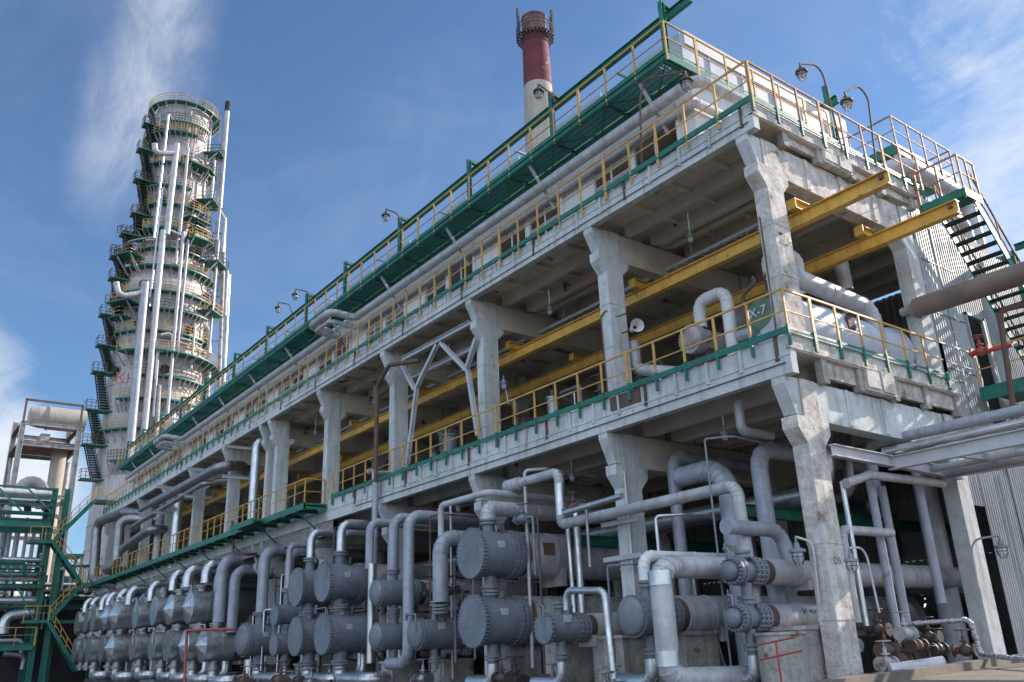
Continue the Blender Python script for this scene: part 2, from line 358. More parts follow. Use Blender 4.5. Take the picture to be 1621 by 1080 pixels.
# block infill below the lower deck at the far part, back wall
b = MB()
x = -22.2
while x > -66:
    for k in range(2):
        b.box((x, YF+.06+random.uniform(0, .015), 6.35+k*.29), (x-.57, -.2, 6.35+k*.29+.27))
    x -= .6
b.box((-22.2, YF+.075, 6.35), (-66.6, -.21, 6.92)); b.build('block_infill', 'block', bld)
b = MB()
def corr(b, p0, p1, z0, z1, nrm, pitch=.11, dep=.03):
    p0 = Vector(p0); p1 = Vector(p1); d = p1-p0; n = max(2, int(d.length/pitch)); nrm = Vector(nrm); o = []
    for i in range(n*4+1):
        q = p0 + d*(i/(n*4)) + nrm*(dep if (i % 4) in (1, 2) else 0); o += [(q.x, q.y, z0), (q.x, q.y, z1)]
    b.add(o, [(2*i, 2*i+2, 2*i+3, 2*i+1) for i in range(n*4)])
for (za, zb2) in ((0, 3.9), (3.9, 7.4), (7.4, 13.3)):
    xx = .2
    while xx > -66:
        ln_ = random.uniform(4.5, 6); corr(b, (xx, 13.0, 0), (xx-ln_+random.choice((.0, .0, .35)), 13.0, 0), za, zb2, (0, -1, 0), .25, .05); xx -= ln_
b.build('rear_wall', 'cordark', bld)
MB().box((-66.6, 0.7, 0), (-66.75, 12.9, 7.4)).box((-66.6, 0.7, 7.8), (-66.75, 12.9, 13.3)).build('far_wall', 'cordark', bld)  # end wall added to keep light out of the far bays

# railings
def railing(parent, pts, z, h=1.08, step=1.0, rail='yellow', toe='green', lower=.55, dbl=6, w=.045, mid=1):
    P = [Vector((p[0], p[1], z if len(p) < 3 else p[2])) for p in pts]; b = MB(); tb = MB()
    for a, c in zip(P, P[1:]):
        b.bar(a+Vector((0,0,h)), c+Vector((0,0,h)), w, w)
        for k in range(mid): b.bar(a+Vector((0,0,h*(k+1)/(mid+1))), c+Vector((0,0,h*(k+1)/(mid+1))), w*.6, w*.6)
        tb.bar(a+Vector((0,0,.1)), c+Vector((0,0,.1)), .008, (.13 if z > 10 else .085) if abs((c-a).x) > abs((c-a).y) else .06)
    rl = b.build('railing', rail, parent)
    if toe: tb.build('toe_board', toe, rl)
    k = 0
    for a, c in zip(P, P[1:]):
        d = c-a; n = max(1, round(d.length/step))
        for i in range(n+1):
            if i == n and c is not P[-1]: continue
            p = a+d*(i/n); wd = w*1.15 if (k % dbl) else w*2
            q = MB().bar(p-Vector((0,0,.25)), p+Vector((0,0,h-w/2)), wd if abs(d.x) > abs(d.y) else w, w if abs(d.x) > abs(d.y) else wd).build('post', rail, rl); k += 1
            if toe and abs(P[0].x-P[-1].x) < 90 and k < 34:
                MB().bar(p-Vector((0,0,.30)), p+Vector((0,0,.17)), wd+.01 if abs(d.x) > abs(d.y) else w+.01, w+.01 if abs(d.x) > abs(d.y) else wd+.01).build('post_foot', toe, rl)
    return rl
yr = YF-.05; xr = XE+.05
railing(bld, [(-66.5, yr), (xr, yr)], 13.72, 1.12, 1.03, dbl=5)
railing(bld, [(xr, yr+.02), (xr, 7.2)], 13.72, 1.12, .95, rail='railrust', dbl=3)
railing(bld, [(-22.1, yr), (xr, yr), (xr, 6.2)], 7.8, 1.0, 1.0, dbl=6)
railing(bld, [(xr, 6.2, 7.8), (xr, 8.0, 7.8)], 7.8, 1.0, .9, rail='steel', toe=None)
for li in (0, 1):
    b = MB(); z = (7.8, 13.72)[li]
    b.bar((-22.1 if li == 0 else -66.5, yr, z+.02), (xr, yr, z+.02), .05, .05); b.bar((xr, yr, z+.0), (xr, 7, z+.0), .03, .03)
    b.build('edge_angle', 'green', bld)

# ---------------------------------------------------------------- crane beams
for k, (y, xe, z) in enumerate(((1.5, 2.35, 11.33), (4.45, 2.45, 11.42))):
    t = thing('crane_beam', (xe, y, z), ('long yellow crane beam hung under the roof nearest the open side', 'yellow crane beam hung under the roof on the inner line')[k], 'crane beam', 'yellow crane beams')
    b = MB().ibeam((xe, y, z), (-62, y, z), .2, .36, .025); b.build('beam', 'orange', t)
    b = MB().box((xe-.22, y-.09, z+.02), (xe-.12, y+.09, z+.12)); b.build('end_stop', 'rust', t)
    for i, x in enumerate(KX):
        if i == 5: continue
        b = MB().ibeam((x, y-.32, z+.33), (x, y+.32, z+.33), .22, .27, .02); b.box((x-.13, y-.33, z+.45), (x+.13, y-.31, z+.19)); b.build('hanger', 'orange', t)
# ---------------------------------------------------------------- air cooler house on the roof
pen = thing('air_cooler_house', (-30, 3, 13.72), 'long pale panelled air cooler house on the roof with louvred openings', 'air cooler')
YW = .75; XW = -2.2
b = MB(); wins = []
x = -2.85
while x > -64: wins += [(x, x-1.8), (x-1.95, x-3.6)]; x -= 5.15
zl, zh = 14.45, 15.78
b.box((XW, YW, 13.72), (-65, YW+.12, zl)); b.box((XW, YW, zh), (-65, YW+.12, 16.6))
e = [XW]
for a, c in wins: e += [a, c]
e.append(-65)
for i in range(0, len(e), 2): b.box((e[i], YW+.001, zl), (e[i+1], YW+.119, zh))
for i in range(0, len(e)-2, 4): b.bar((e[i+1]+.06, YW-.05, 13.72), (e[i+1]+.06, YW-.05, 16.6), .1, .1)
b.build('lower_wall', 'panelw', pen)
MB().box((XW-.4, YW+.9, 13.73), (-64.9, 8.6, 16.5)).build('shade_core', 'dark', pen)  # near-black block, paints the shade seen through the louvre openings
MB().box((XW, YW+.12, 13.73), (XW-.12, 9.0, 16.6)).build('end_wall', 'panelw', pen)
for a, c in wins:
    b = MB(); n = 6
    for k in range(n):
        if random.random() < .4: continue
        z = zl+.1+(zh-zl-.15)*k/(n-1); tl = random.choice((0, 0, .05)); b.bar((a-.02, YW+.03, z), (c+.02, YW+.03, z-tl), .1, .025+.03*random.random(), (0, .5, .8))
    for xx in (a-.025, (a+c)/2, c+.025): b.bar((xx, YW+.0, zl), (xx, YW+.0, zh), .04, .04)
    b.bar((a, YW+.0, zl+.02), (c, YW+.0, zl+.02), .04, .04); b.bar((a, YW+.0, zh-.02), (c, YW+.0, zh-.02), .05, .05)
    b.build('louvre', 'panelw', pen)
# upper wind wall with stepped panels
b = MB(); b.box((-2.35, YW, 16.9), (-64.5, YW+.06, 17.85)); b.box((-2.35, YW+.06, 16.9), (-2.41, 9.0, 17.95))
x = -2.4; k = 0
while x > -63:
    b.box((x, YW+.01, 17.85), (x-(2.1 if k % 2 == 0 else 2.6), YW+.05, 18.35)); x -= (3.4 if k % 2 == 0 else 4.4); k += 1
b.build('wind_wall', 'panel', pen)
b = MB()
for y in (1.9, 3.4, 4.9, 6.4, 7.8): b.bar((-2.33, y, 16.9), (-2.33, y, 18.0), .05, .02)
b.box((-2.3, YW+.1, 17.93), (-2.36, 9.0, 18.4)); b.build('end_wind_wall', 'panelw', pen)
x = -4.5
while x > -60: MB().bar((x, .2, 18.05), (x, 2.5, 18.05), .09, .07).build('cross_strut', 'steel', pen); x -= 5.15
# ---------------------------------------------------------------- green walkway round the cooler house
wk = thing('service_walkway', (-30, .2, 16.7), 'green steel walkway with grating floor and yellow rail along the cooler house', 'walkway')
WX, WY, WZ = -2.02, -.36, 16.62
b = MB(); b.box((WX, WY, WZ), (-64, WY-.05, WZ+.22)); b.box((WX, WY-.05, WZ), (WX+.05, 7.4, WZ+.22)); b.box((WX, WY-.09, WZ), (-64, WY-.05, WZ+.03)); b.box((WX, WY-.09, WZ+.19), (-64, WY-.05, WZ+.22))
b.box((WX-.02, .62, WZ), (-64, .67, WZ+.16)); b.build('edge_channel', 'green', wk)
b = MB(); x = WX-.05
while x > -30: b.bar((x, WY, WZ+.15), (x, .64, WZ+.15), .012, .05); x -= .06
while x > -64: b.bar((x, WY, WZ+.15), (x, .64, WZ+.15), .03, .05); x -= .14
b.box((WX-.6, WY, WZ+.17), (WX-.605, .64, WZ+.18))
y = -.3
while y < 7.4: b.bar((WX, y, WZ+.15), (WX-.3, y, WZ+.15), .012, .05); y += .06
for k in range(4): b.bar((WX, WY+.2+k*.2, WZ+.15), (-64, WY+.2+k*.2, WZ+.15), .008, .03)
b.build('grating', 'green', wk)
b = MB(); x = -2.1; k = 0
while x > -63.5:
    b.bar((x, WY, WZ+.05), (x, .66, WZ+.05), .07, .1); b.bar((x, WY+.05, WZ+.04), (x-1.2, .6, WZ+.04), .04, .04); b.bar((x-2.4, WY+.05, WZ+.04), (x-1.2, .6, WZ+.04), .04, .04); x -= 2.45
b.build('cross_member', 'green', wk)
x = -3.2
while x > -63.5: MB().bar((x, WY+.1, WZ), (x, .74, 15.3), .08, .08).build('bracket', 'steel', wk); x -= 5.15
railing(wk, [(-64, WY-.03), (WX+.03, WY-.03), (WX+.03, 7.3)], WZ+.22, 1.05, 1.22, dbl=4)
# monorail with posts
mr_ = thing('monorail', (-30, 0, 16.8), 'green monorail beam on posts above the upper walkway', 'monorail beam')
MB().ibeam((-1.25, .02, 18.36), (-62.5, .02, 18.36), .14, .27, .02).build('beam', 'green', mr_)
px_ = [-2.05, -7.0, -11.8, -16.95, -22.0, -26.3, -31.5, -36.6, -42, -47, -52, -57, -61.5]
for x in px_:
    b = MB().ibeam((x, WY+.04, 16.8), (x, WY+.04, 18.62), .14, .13, .015); b.build('post', 'green', mr_)
    b = MB().prism([(WY-.02, 18.56), (WY-.02, 18.64), (.12, 18.64), (.12, 18.5), (.0, 18.5)], 'x', x-.06, x+.06); b.build('arm', 'green', mr_)
# ---------------------------------------------------------------- lamps
def lamp(pts, label, m='rust', s=1., group='caged work lamps', drop=.12, parent=None):
    p = Vector(pts[-1]); t = thing('work_lamp', pts[0], label, 'lamp', group)
    MB().tube(fillet(pts, .28*s, 5), .022*s, 8).build('arm', m, t)
    c = p-Vector((0, 0, drop*s))
    b = MB().cyl(p, c, .02*s, 8); b.lathe(c, (0, 0, -1), [(-.03*s, .0), (-.03*s, .04*s), (.06*s, .055*s), (.08*s, .13*s), (.13*s, .14*s), (.13*s, .09*s)], 16)
    b.build('housing', 'darksteel' if m != 'steel' else 'vgrey', t)
    g = MB().lathe(c, (0, 0, -1), [(.12*s, .085*s), (.22*s, .09*s), (.29*s, .06*s), (.32*s, 0)], 14).build('glass', 'glass', t)
    b = MB()
    for k in range(6):
        a = k*math.pi/3; q = Vector((math.cos(a), math.sin(a), 0)); b.tube([c+q*.1*s-Vector((0,0,.12*s)), c+q*.105*s-Vector((0,0,.24*s)), c+q*.05*s-Vector((0,0,.34*s))], .006*s, 5)
    b.tube([c+Vector((math.cos(a)*.107*s, math.sin(a)*.107*s, -.2*s)) for a in [i*math.pi/6 for i in range(13)]], .006*s, 5, False)
    b.build('cage', 'darksteel', t); return t
def lampx(bx, by, by2, ax, v, hx, hy, label, m='rust', s=1.3, mid=None, dy=None):
    a = at(bx, by, ax, v); z = at(bx, by2, ax, v).z; h = at(hx, hy, ax, v)
    top = Vector((a.x, a.y, z)); lamp([a, top, h], label, m, s)
XL = .5
a = at(1324, 190, 'x', XL)
lamp([a-Vector((0,0,1.0)), at(1299, 103, 'x', XL), at(1266, 101, 'x', XL)], 'caged lamp on the left tall curved pole above the roof end railing', s=1.15)
lamp([at(1387, 262, 'x', XL), at(1371, 130, 'x', XL), at(1337, 147, 'x', XL)], 'caged lamp on the right tall curved pole above the roof end railing', s=1.25)
for (hx, hy, bx, by, ex, lab) in ((852, 133, 872, 148, 880, 'caged lamp on the monorail post in front of the chimney'), (611, 331, 631, 339, 634, 'caged lamp hung from the third monorail post, larger of the mid-roof lamps'), (468, 458, 488, 462, 491, 'caged lamp on the monorail post right of the far pair'), (441, 479, 459, 482, 462, 'caged lamp on the monorail post left of the far pair')):
    P1 = at(ex, by+14, 'y', WY-.02); P2 = at(bx, by, 'y', WY-.06); P3 = P2+Vector((0, 0, 0)); P3 = at(hx, hy, 'y', WY-.5)
    lamp([P1, P2, P3], lab, s=1.3)
p = at(1016, 258, 'y', -.5); q = at(1014, 130, 'y', -.5)
lamp([p, at(1013, 160, 'y', -.5), at(1020, 126, 'y', -.45), at(1084, 113, 'y', -1.0)], 'bright caged lamp hanging below the near walkway corner', s=1.3)

# ---------------------------------------------------------------- roof pipes beneath the walkway
def rp(y, z, r, off, m, lab):
    x1 = -1.55-off; pts = [(-63, y, z)]
    for xl, xr_ in ((-50.5, -48), (-24.2, -22.0)):
        pts += [(xl+off*.6, y, z), (xl+off*.6, y-1.15-.35*off, z+.1), (xr_-off*.6, y-1.15-.35*off, z+.1), (xr_-off*.6, y, z)]
    pts += [(x1, y, z), (x1, 8.5, z)]
    return pipe(pts, r, m, lab, bend=2.2, bands=2.2, group='roof header pipes')
rp(.20, 15.95, .17, 0, 'lilacw', 'thick pale insulated header pipe under the upper walkway with expansion loops')
rp(.50, 15.62, .11, .5, 'lilacw', 'thinner pale header pipe just behind the thick one on the roof')
# ---------------------------------------------------------------- heat exchangers
NV = [0]
def bolts(b, c, d, r, n=30, s=.022, l=.03):
    c = Vector(c)
    for j in range(n):
        a = 2*math.pi*j/n; q = c+Vector((math.cos(a)*r, 0, math.sin(a)*r)); b.cyl(q-Vector((0, l, 0)), q+Vector((0, l, 0)), s, 6)
def davit(C, r, parent, s=1.):
    b = MB(); x = C.x+r*.42; z = C.z+r*1.12; b.tube(fillet([(x-.9*r, C.y-.12, z+.12*r), (x+.35*r, C.y-.14, z+.12*r), (x+.35*r, C.y-.14, C.z+.15*r)], .05, 3), .028, 8)
    b.box((x-.9*r-.03, C.y-.17, z+.12*r-.16), (x-.9*r+.03, C.y-.09, z+.12*r+.05)); b.cyl((x+.35*r, C.y-.14, C.z+.55*r), (x+.35*r, C.y-.14, C.z+.45*r), .045, 8)
    b.build('davit_arm', 'vgrey' if parent['style'] == 0 else 'steel', parent)
def davit2(C, r, parent):
    b = MB(); b.tube(fillet([(C.x-r*.1, C.y+.1, C.z+r*1.35), (C.x-r*.1, C.y-.1, C.z+r*1.5), (C.x+r*.45, C.y-.1, C.z+r*1.5), (C.x+r*.5, C.y-.12, C.z+r*.75)], .12, 4), .026, 8)
    b.cyl((C.x-r*.1, C.y-.02, C.z+r*1.15), (C.x-r*.1, C.y-.02, C.z+r*1.9), .018, 6); b.build('davit_arm', 'vgrey', parent)
def vessel(px, py, rp, style, label, y=-2., length=6.5, ch=1.0, nt_=(.42, 'up'), nb=.42, shellm='shell', dv=0, group='heat exchangers under the building', patch=False, endcap=False, rs=None):
    C = at(px, py, 'y', y); r = msize(C, rp); silver = 'silver' in style
    t = thing('heat_exchanger', C, label, 'heat exchanger', group); t['style'] = 1 if silver else 0
    Y = (0, 1, 0); rs = (rs or .97)*r; WL[t] = C
    if not silver:
        if style == 'flat':
            b = MB().lathe(C, Y, [(0, 0), (0, r*.99), (0, r*.99), (.05, r*.99), (.05, r*.9), (.065, r*.9), (.065, r*.99), (.125, r*.99)], 48); n = int(r*62); bolts(b, C+Vector((0, .05, 0)), 0, r*.992, n, .03, .062); b.build('cover_plate', 'vgrey', t); y0 = .12
        elif style == 'dome':
            pr = [(-r*.34*math.cos(a*math.pi/16), r*.90*math.sin(a*math.pi/16)) for a in range(0, 9)]
            b = MB().lathe(C+Vector((0, .05, 0)), Y, pr+[(.04, r*.9), (.04, r*.9), (.04, r), (.04, r), (.11, r), (.11, r*.93), (.13, r*.93), (.13, r), (.2, r)], 40); bolts(b, C+Vector((0, .13, 0)), 0, r*.965, int(r*60), .018, .06); b.build('domed_cover', 'vgrey', t); y0 = .22
        else: # small dome in wide bolted flange
            pr = [(-r*.42*math.cos(a*math.pi/16), r*.66*math.sin(a*math.pi/16)) for a in range(0, 9)]
            b = MB().lathe(C, Y, pr+[(.1, r*.66), (.1, r*.66), (.1, r), (.1, r), (.19, r), (.19, r*.8), (.23, r*.8), (.23, r), (.32, r)], 40); bolts(b, C+Vector((0, .17, 0)), 0, r*.86, 20, .032, .13); b.build('domed_cover', 'vgrey', t); y0 = .33
        rc = r*.93 if style != 'small' else r*.74
        b = MB().lathe(C, Y, [(y0-.03, rc), (y0+ch, rc)], 40)
        b.build('channel', 'vgrey', t)
        y1 = y0+ch; b = MB().lathe(C, Y, [(y1-.08, rc), (y1-.08, r), (y1-.08, r), (y1, r), (y1, rc), (y1+.05, rc), (y1+.05, r*1.02), (y1+.05, r*1.02), (y1+.14, r*1.02), (y1+.14, rc), (y1+.18, rc), (y1+.18, r), (y1+.26, r), (y1+.26, rs*.8)], 40)
        bolts(b, C+Vector((0, y1+.03, 0)), 0, r*.965, max(18, int(r*48)), .026, .15); b.build('flange', 'vgrey', t); y1 += .26
        MB().lathe(C, Y, [(y1-.02, r*.86), (y1+.26, r*.86)], 32).build('bare_neck', 'rust' if r > .45 else 'band', t)
        y2 = y1+.24
    else:
        if 'cone' in style:
            k = 10; b = MB(); tip = C+Vector((0, -r*.42, 0)); b.cyl(tip+Vector((0, -.05, 0)), tip+Vector((0, .12, 0)), .035, 8)
            rim = [C+Vector((math.cos(2*math.pi*j/k)*r, 0, math.sin(2*math.pi*j/k)*r)) for j in range(k)]
            for j in range(k): b.add([tip, rim[j], rim[(j+1) % k]], [(0, 1, 2)])
            b.lathe(C, Y, [(0, r*.9), (0, r), (0, r), (.02, r)], 32)
        else: b = MB().lathe(C, Y, [(0, 0), (0, r), (0, r), (.03, r), (.03, r*1.015), (.05, r*1.015)], 36)
        b.build('cladding_cap', 'alu', t)
        MB().lathe(C, Y, [(.02, r*.995), (ch*.55, r*.995), (ch*.55, r*1.02), (ch*.55+.03, r*1.02), (ch*.55+.03, r*.995), (ch, r*.995), (ch, r*.85)], 36).build('channel', 'alu', t)
        MB().lathe(C, Y, [(ch-.02, r*.9), (ch+.12, r*.9)], 30).build('bare_neck', 'band', t)
        b = MB().lathe(C, Y, [(ch+.1, r*.8), (ch+.1, r), (ch+.1, r), (ch+.4, r), (ch+.4, r*.93), (ch+.5, r*.93)], 32); b.build('flange_cover', 'aludark', t); y2 = ch+.48; y0 = 0
        shellm = 'aludark'
    pr = [(y2, rs*.82), (y2, rs), (y2, rs)]; q = y2
    while q < length-.8: q += .9; pr += [(q, rs), (q, rs+.012), (q+.04, rs+.012), (q+.04, rs)]
    pr += [(length, rs)]
    if endcap: pr += [(length+rs*.3*math.sin(a*math.pi/10), rs*math.cos(a*math.pi/10)) for a in range(1, 6)]
    else: pr += [(length, 0)]
    sh = MB().lathe(C, Y, pr, 36).build('shell', shellm, t)
    if patch:
        b = MB().box((C.x+rs*.55, C.y+y2+.35, C.z-.05), (C.x+rs*1.03, C.y+y2+.75, C.z+.3)); b.build('cladding_patch', 'rust', t)
    # saddle and leg between rows
    ys = C.y+y2+1.15
    for ya in (ys, C.y+length-1.1): MB().box((C.x-rs*.8, ya-.06, C.z-rs*1.35), (C.x+rs*.8, ya+.12, C.z-rs*.55)).build('saddle', 'shell', t)
    # nozzles
    if nt_:
        h, nr = nt_[1] if isinstance(nt_[1], float) else .5, nt_[0]*r
        yn = C.y+y0+ch*.45; b = MB().cyl((C.x, yn, C.z+r*.8), (C.x, yn, C.z+r+h), nr*.8, 18).cyl((C.x, yn, C.z+r+h-.14), (C.x, yn, C.z+r+h-.08), nr*1.2, 18).cyl((C.x, yn, C.z+r+h-.05), (C.x, yn, C.z+r+h+.01), nr*1.2, 18); b.build('top_nozzle', 'vgrey' if not silver else 'aludark', t)
    if nb:
        nr = nb*r; yn = C.y+y0+ch*.45; b = MB().cyl((C.x, yn, C.z-r*.8), (C.x, yn, C.z-r-.55), nr*.8, 18).cyl((C.x, yn, C.z-r-.36), (C.x, yn, C.z-r-.30), nr*1.2, 18).cyl((C.x, yn, C.z-r-.27), (C.x, yn, C.z-r-.21), nr*1.2, 18); b.build('bottom_nozzle', 'vgrey' if not silver else 'aludark', t)
    if dv == 1: davit(C, r, t)
    if dv == 2: davit2(C, r, t)
    del t['style']; NV[0] += 1
    return t, C, r, C.y+y0+ch*.45
V = {}
def v(key, *a, **k): V[key] = vessel(*a, **k)
v('V1', 744.5, 876, 38.5, 'flat', 'largest upper exchanger with flat bolted cover and peeled shell, left of the second column', ch=1.15, length=7.5, patch=True, nt_=(.3, .28), nb=.3, shellm='lilacw')
v('V2', 747.5, 983.4, 39.7, 'flat', 'largest lower exchanger with a flat bolted cover, right below its peeled twin', ch=1.2, length=7, nt_=(.3, .12), nb=.3)
v('V3', 860, 994.7, 23, 'flat', 'small flat-covered exchanger right of the largest lower one', ch=.9, length=2.5, nt_=(.42, .25), nb=.42, dv=2, endcap=True, y=-2.1)
v('V4', 996, 975.7, 33, 'dome', 'domed exchanger directly behind the thick pale riser with silver collars', ch=.8, length=10, nt_=(.3, .3), nb=.3, shellm='lilacw')
v('V5', 1153.8, 903.8, 22.5, 'small', 'small upper exchanger with a little dome in a wide bolted flange, beside the corner column', ch=.35, length=10.5, nt_=(.5, .12), nb=.5, dv=2, shellm='lilacw', endcap=True, y=-1.6, rs=.95)
v('V6', 1159.7, 977.9, 22.5, 'small', 'small lower exchanger lettered X on its pale shell, beside the corner column', ch=.35, length=3.6, nt_=(.5, .12), nb=.5, dv=2, shellm='lilacw', endcap=True, y=-1.6, rs=.95)
v('M1', 468, 929.5, 29, 'flat', 'left one of the two upper flat-covered grey exchangers in the middle', length=7, nt_=(.32, .4))
v('M2', 510, 921, 30, 'flat', 'right one of the two upper flat-covered grey exchangers in the middle, with a davit arm', length=7, nt_=(.32, .4), dv=1, y=-2.1, ch=1.3)
v('M3', 467, 1007.4, 29, 'flat', 'left one of the two lower flat-covered grey exchangers in the middle', length=7, nt_=(.32, .3))
v('M4', 510, 1003.5, 31, 'flat', 'right one of the two lower flat-covered grey exchangers in the middle, with a davit arm', length=7, nt_=(.32, .3), dv=1, y=-2.1, ch=1.4)
v('M5', 593, 938.4, 21.5, 'dome', 'upper domed grey exchanger between the flat pair and the thick riser', ch=1.05, length=6, nt_=(.42, .3))
v('M6', 593, 1008.3, 22, 'dome', 'lower domed grey exchanger between the flat pair and the thick riser', ch=1.05, length=6, nt_=(.42, .4))
v('M7', 655, 1004.4, 24, 'dome', 'lower domed exchanger with a davit arm, left of the largest lower one', ch=1.15, length=6.5, nt_=(.25, .5), nb=.3, dv=1)
v('M8', 382, 1014, 26, 'dome', 'lower domed grey exchanger next to the silver clad row', ch=1.35, length=6.5, nt_=(.45, .45), nb=.42)
v('M9', 434, 973.3, 16.5, 'flat', 'smallest upper exchanger with a round plate, left of the flat pair', ch=.9, length=4.5, nt_=(.5, .6), dv=2)
v('M10', 433, 1020, 17, 'flat', 'smallest lower exchanger with a round plate, left of the flat pair', ch=.9, length=4.5, nt_=(.5, .3), dv=2)
SU = [(299,961,25,'c'),(268,965,23,'c'),(243,967,22,'f'),(214,974,20,'f'),(181,975,22,'c'),(166,978,19.5,'c'),(147,979,19,'f'),(136,982,18,'f'),(121,986,17,'f')]
SL = [(320,1022,25,'c'),(292,1022,24,'c'),(264,1022,23,'f'),(240,1023,21.5,'f'),(209,1024,20,'f'),(175,1026,22,'c'),(160,1027,20,'f'),(140,1028,20,'f'),(129,1029,18.5,'f'),(117,1030,18,'f')]
for row, lst in (('upper', SU), ('lower', SL)):
    for i, (x, y, r, k) in enumerate(lst):
        w_ = ('cone tipped' if k == 'c' else 'flat fronted')
        v(row[0]+str(i), x, y, r, 'silver_cone' if k == 'c' else 'silver', f'{w_} silver clad exchanger, {ORD[i]} from the right in the {row} row' if i else f'{w_} silver clad exchanger at the right end of the {row} row', length=5, ch=1.15 if i % 3 else 1.4, nt_=(.4, .25), nb=.4, dv=1 if i in (0, 3, 4) else 0, group='silver clad exchangers')
t, C, r, _ = V['V6']; letters('X тк12', (C.x+r*.93, C.y+2.3, C.z+.05), (0, 1, 0), (0, 0, 1), .26, 'black', t)
# ---------------------------------------------------------------- risers and crossing pipes round the exchangers
g = 'risers over the exchangers'
def riser(px, rp, ytop, ybot, y, lab, m='lilac', back=4, xo=0, elbowm=None, grp=g, bend=2.2, nose=None):
    # vertical run whose elbow turns back under the deck
    T = at(px, ytop, 'y', y); r = msize(T, rp); B = at(px, ybot, 'y', y); x = (T.x*2+at(px, (ytop+ybot)/2, 'y', y).x)/3
    zt = T.z-r; pts = [(x+xo, y, B.z), (x, y, zt), (x, y+back, zt)]
    return pipe(pts, r, m, lab, group=grp, bend=bend)
def vt(k, ytop, rp, y_extra, lab, m='lilac', back=4, bend=2.2, seg=4):
    t, C, r, yn = V[k]; T = at(0, 0, 'y', yn); 
    # find z where the pixel row meets the riser plane over the nozzle
    best = None
    for px in range(60, 1400, 2):
        q = at(px, ytop, 'y', yn)
        if best is None or abs(q.x-C.x) < abs(best.x-C.x): best = q
    rr = msize(C, rp); zt = best.z-rr
    return pipe([(C.x, yn, C.z+r+y_extra), (C.x, yn, zt), (C.x, yn+back, zt)], rr, m, lab, group=g, bend=bend, seg=seg)
vt('M8', 860, 9.5, .45, 'thick pale riser standing on the domed exchanger next to the silver row')
vt('M1', 835, 6.8, .4, 'bright silver elbow riser on the left upper flat exchanger', m='alu')
vt('M2', 821, 7.2, .4, 'bright silver elbow riser on the right upper flat exchanger', m='alu')
vt('M5', 811, 8.2, .3, 'pale riser standing on the upper domed exchanger')
vt('M9', 857, 5, .6, 'slim pale riser on the smallest upper exchanger')
riser(373, 8.2, 893, 1000, -.9, 'capped pale vertical pipe behind the first riser of the silver row')
riser(353.5, 9.5, 874, 984, -1.2, 'pale riser dropping beside the right end of the upper silver row')
riser(459, 7.2, 866, 1010, -.8, 'pale riser half hidden behind the slim one')
riser(543, 5.5, 838, 900, -.9, 'short pale riser behind the right silver elbow')
riser(586, 6.6, 820, 900, -1.6, 'pale riser with a silver lower sleeve left of the upper domed exchanger')
a = at(589, 893, 'y', -1.6); c = at(592, 1050, 'y', -1.6); pipe([a, (a.x, a.y, c.z)], msize(a, 6), 'alu', 'silver sleeved pipe running down beside the upper domed exchanger', group=g)
T = at(647, 806, 'y', -1.5); r_ = msize(T, 9); zb = at(655, 1050, 'y', -1.5).z; T.z -= r_; q = V['M6']
pipe([(T.x, 2.5, T.z), (T.x, -1.5, T.z), (T.x, -1.5, zb), (q[1].x, -1.5, zb), (q[1].x, q[3], zb), (q[1].x, q[3], q[1].z-q[2]-.5)], r_*.97, 'lilac', 'long pale pipe looping under the lower domed exchanger and up to the deck', group=g)
T = at(666, 793, 'y', -2.0); r_ = msize(T, 5); T.z -= r_; q = V['M7']; e = at(745, 803, 'y', -2.0)
pipe([(T.x, q[3], q[1].z+q[2]+.5), (T.x, q[3], T.z), (T.x+2.6, q[3], T.z), (T.x+2.6, 2.5, T.z)], r_, 'steel', 'slim silver pipe rising from the domed exchanger with a davit arm', group=g)
riser(697, 12.5, 838, 953, -1.4, 'thick pale riser left of the largest exchangers', back=3, bend=2.0)
T = at(697, 955, 'y', -1.4); b = MB()
for k in range(3): b.cyl((T.x, -1.4, T.z-.05-.1*k), (T.x, -1.4, T.z-.11-.1*k), msize(T, 12)+.03, 20)
tag(b.build('flange', 'vgrey'), 'bolted grey flange under the thick riser left of the largest exchangers', 'flange')
p0 = at(597, 620, 'y', -.75)
# silver group elbows
for i, (px, rp, yt, m) in enumerate(((329, 8, 884, 'alu'), (300, 8, 892, 'alu'), (277, 6.5, 899, 'alu'), (242, 6, 917, 'alu'), (208, 6.5, 925, 'alu'), (192, 6, 930, 'alu'), (175, 5.5, 935, 'alu'), (165, 5, 938, 'alu'), (149, 5, 943, 'alu'), (138, 4.6, 945, 'alu'))):
    T = at(px, yt, 'y', -1.6); r_ = msize(T, rp); zz = at(px, yt+38-i*1.6, 'y', -1.6).z
    pipe([(T.x, -1.6, zz), (T.x, -1.6, T.z-r_), (T.x, 2.5, T.z-r_)], r_, m, f'silver elbow pipe over the upper silver row, {ORD[i]} from the right' if i else 'silver elbow pipe over the upper silver row, nearest the thick risers', group='silver elbows over the silver row', bend=2.0, seg=3)
for i, (px, rp, yt) in enumerate(((345, 5, 905), (322, 5, 925), (260, 6, 925), (226, 5.5, 940))):
    T = at(px, yt, 'y', -.4); r_ = msize(T, rp); pipe([(T.x, -.4, .5), (T.x, -.4, T.z), (T.x, 3, T.z)], r_, 'lilac', f'pale pipe standing behind the silver row, {ORD[i]} from the right' if i else 'pale pipe standing behind the silver row, rightmost', group=g)
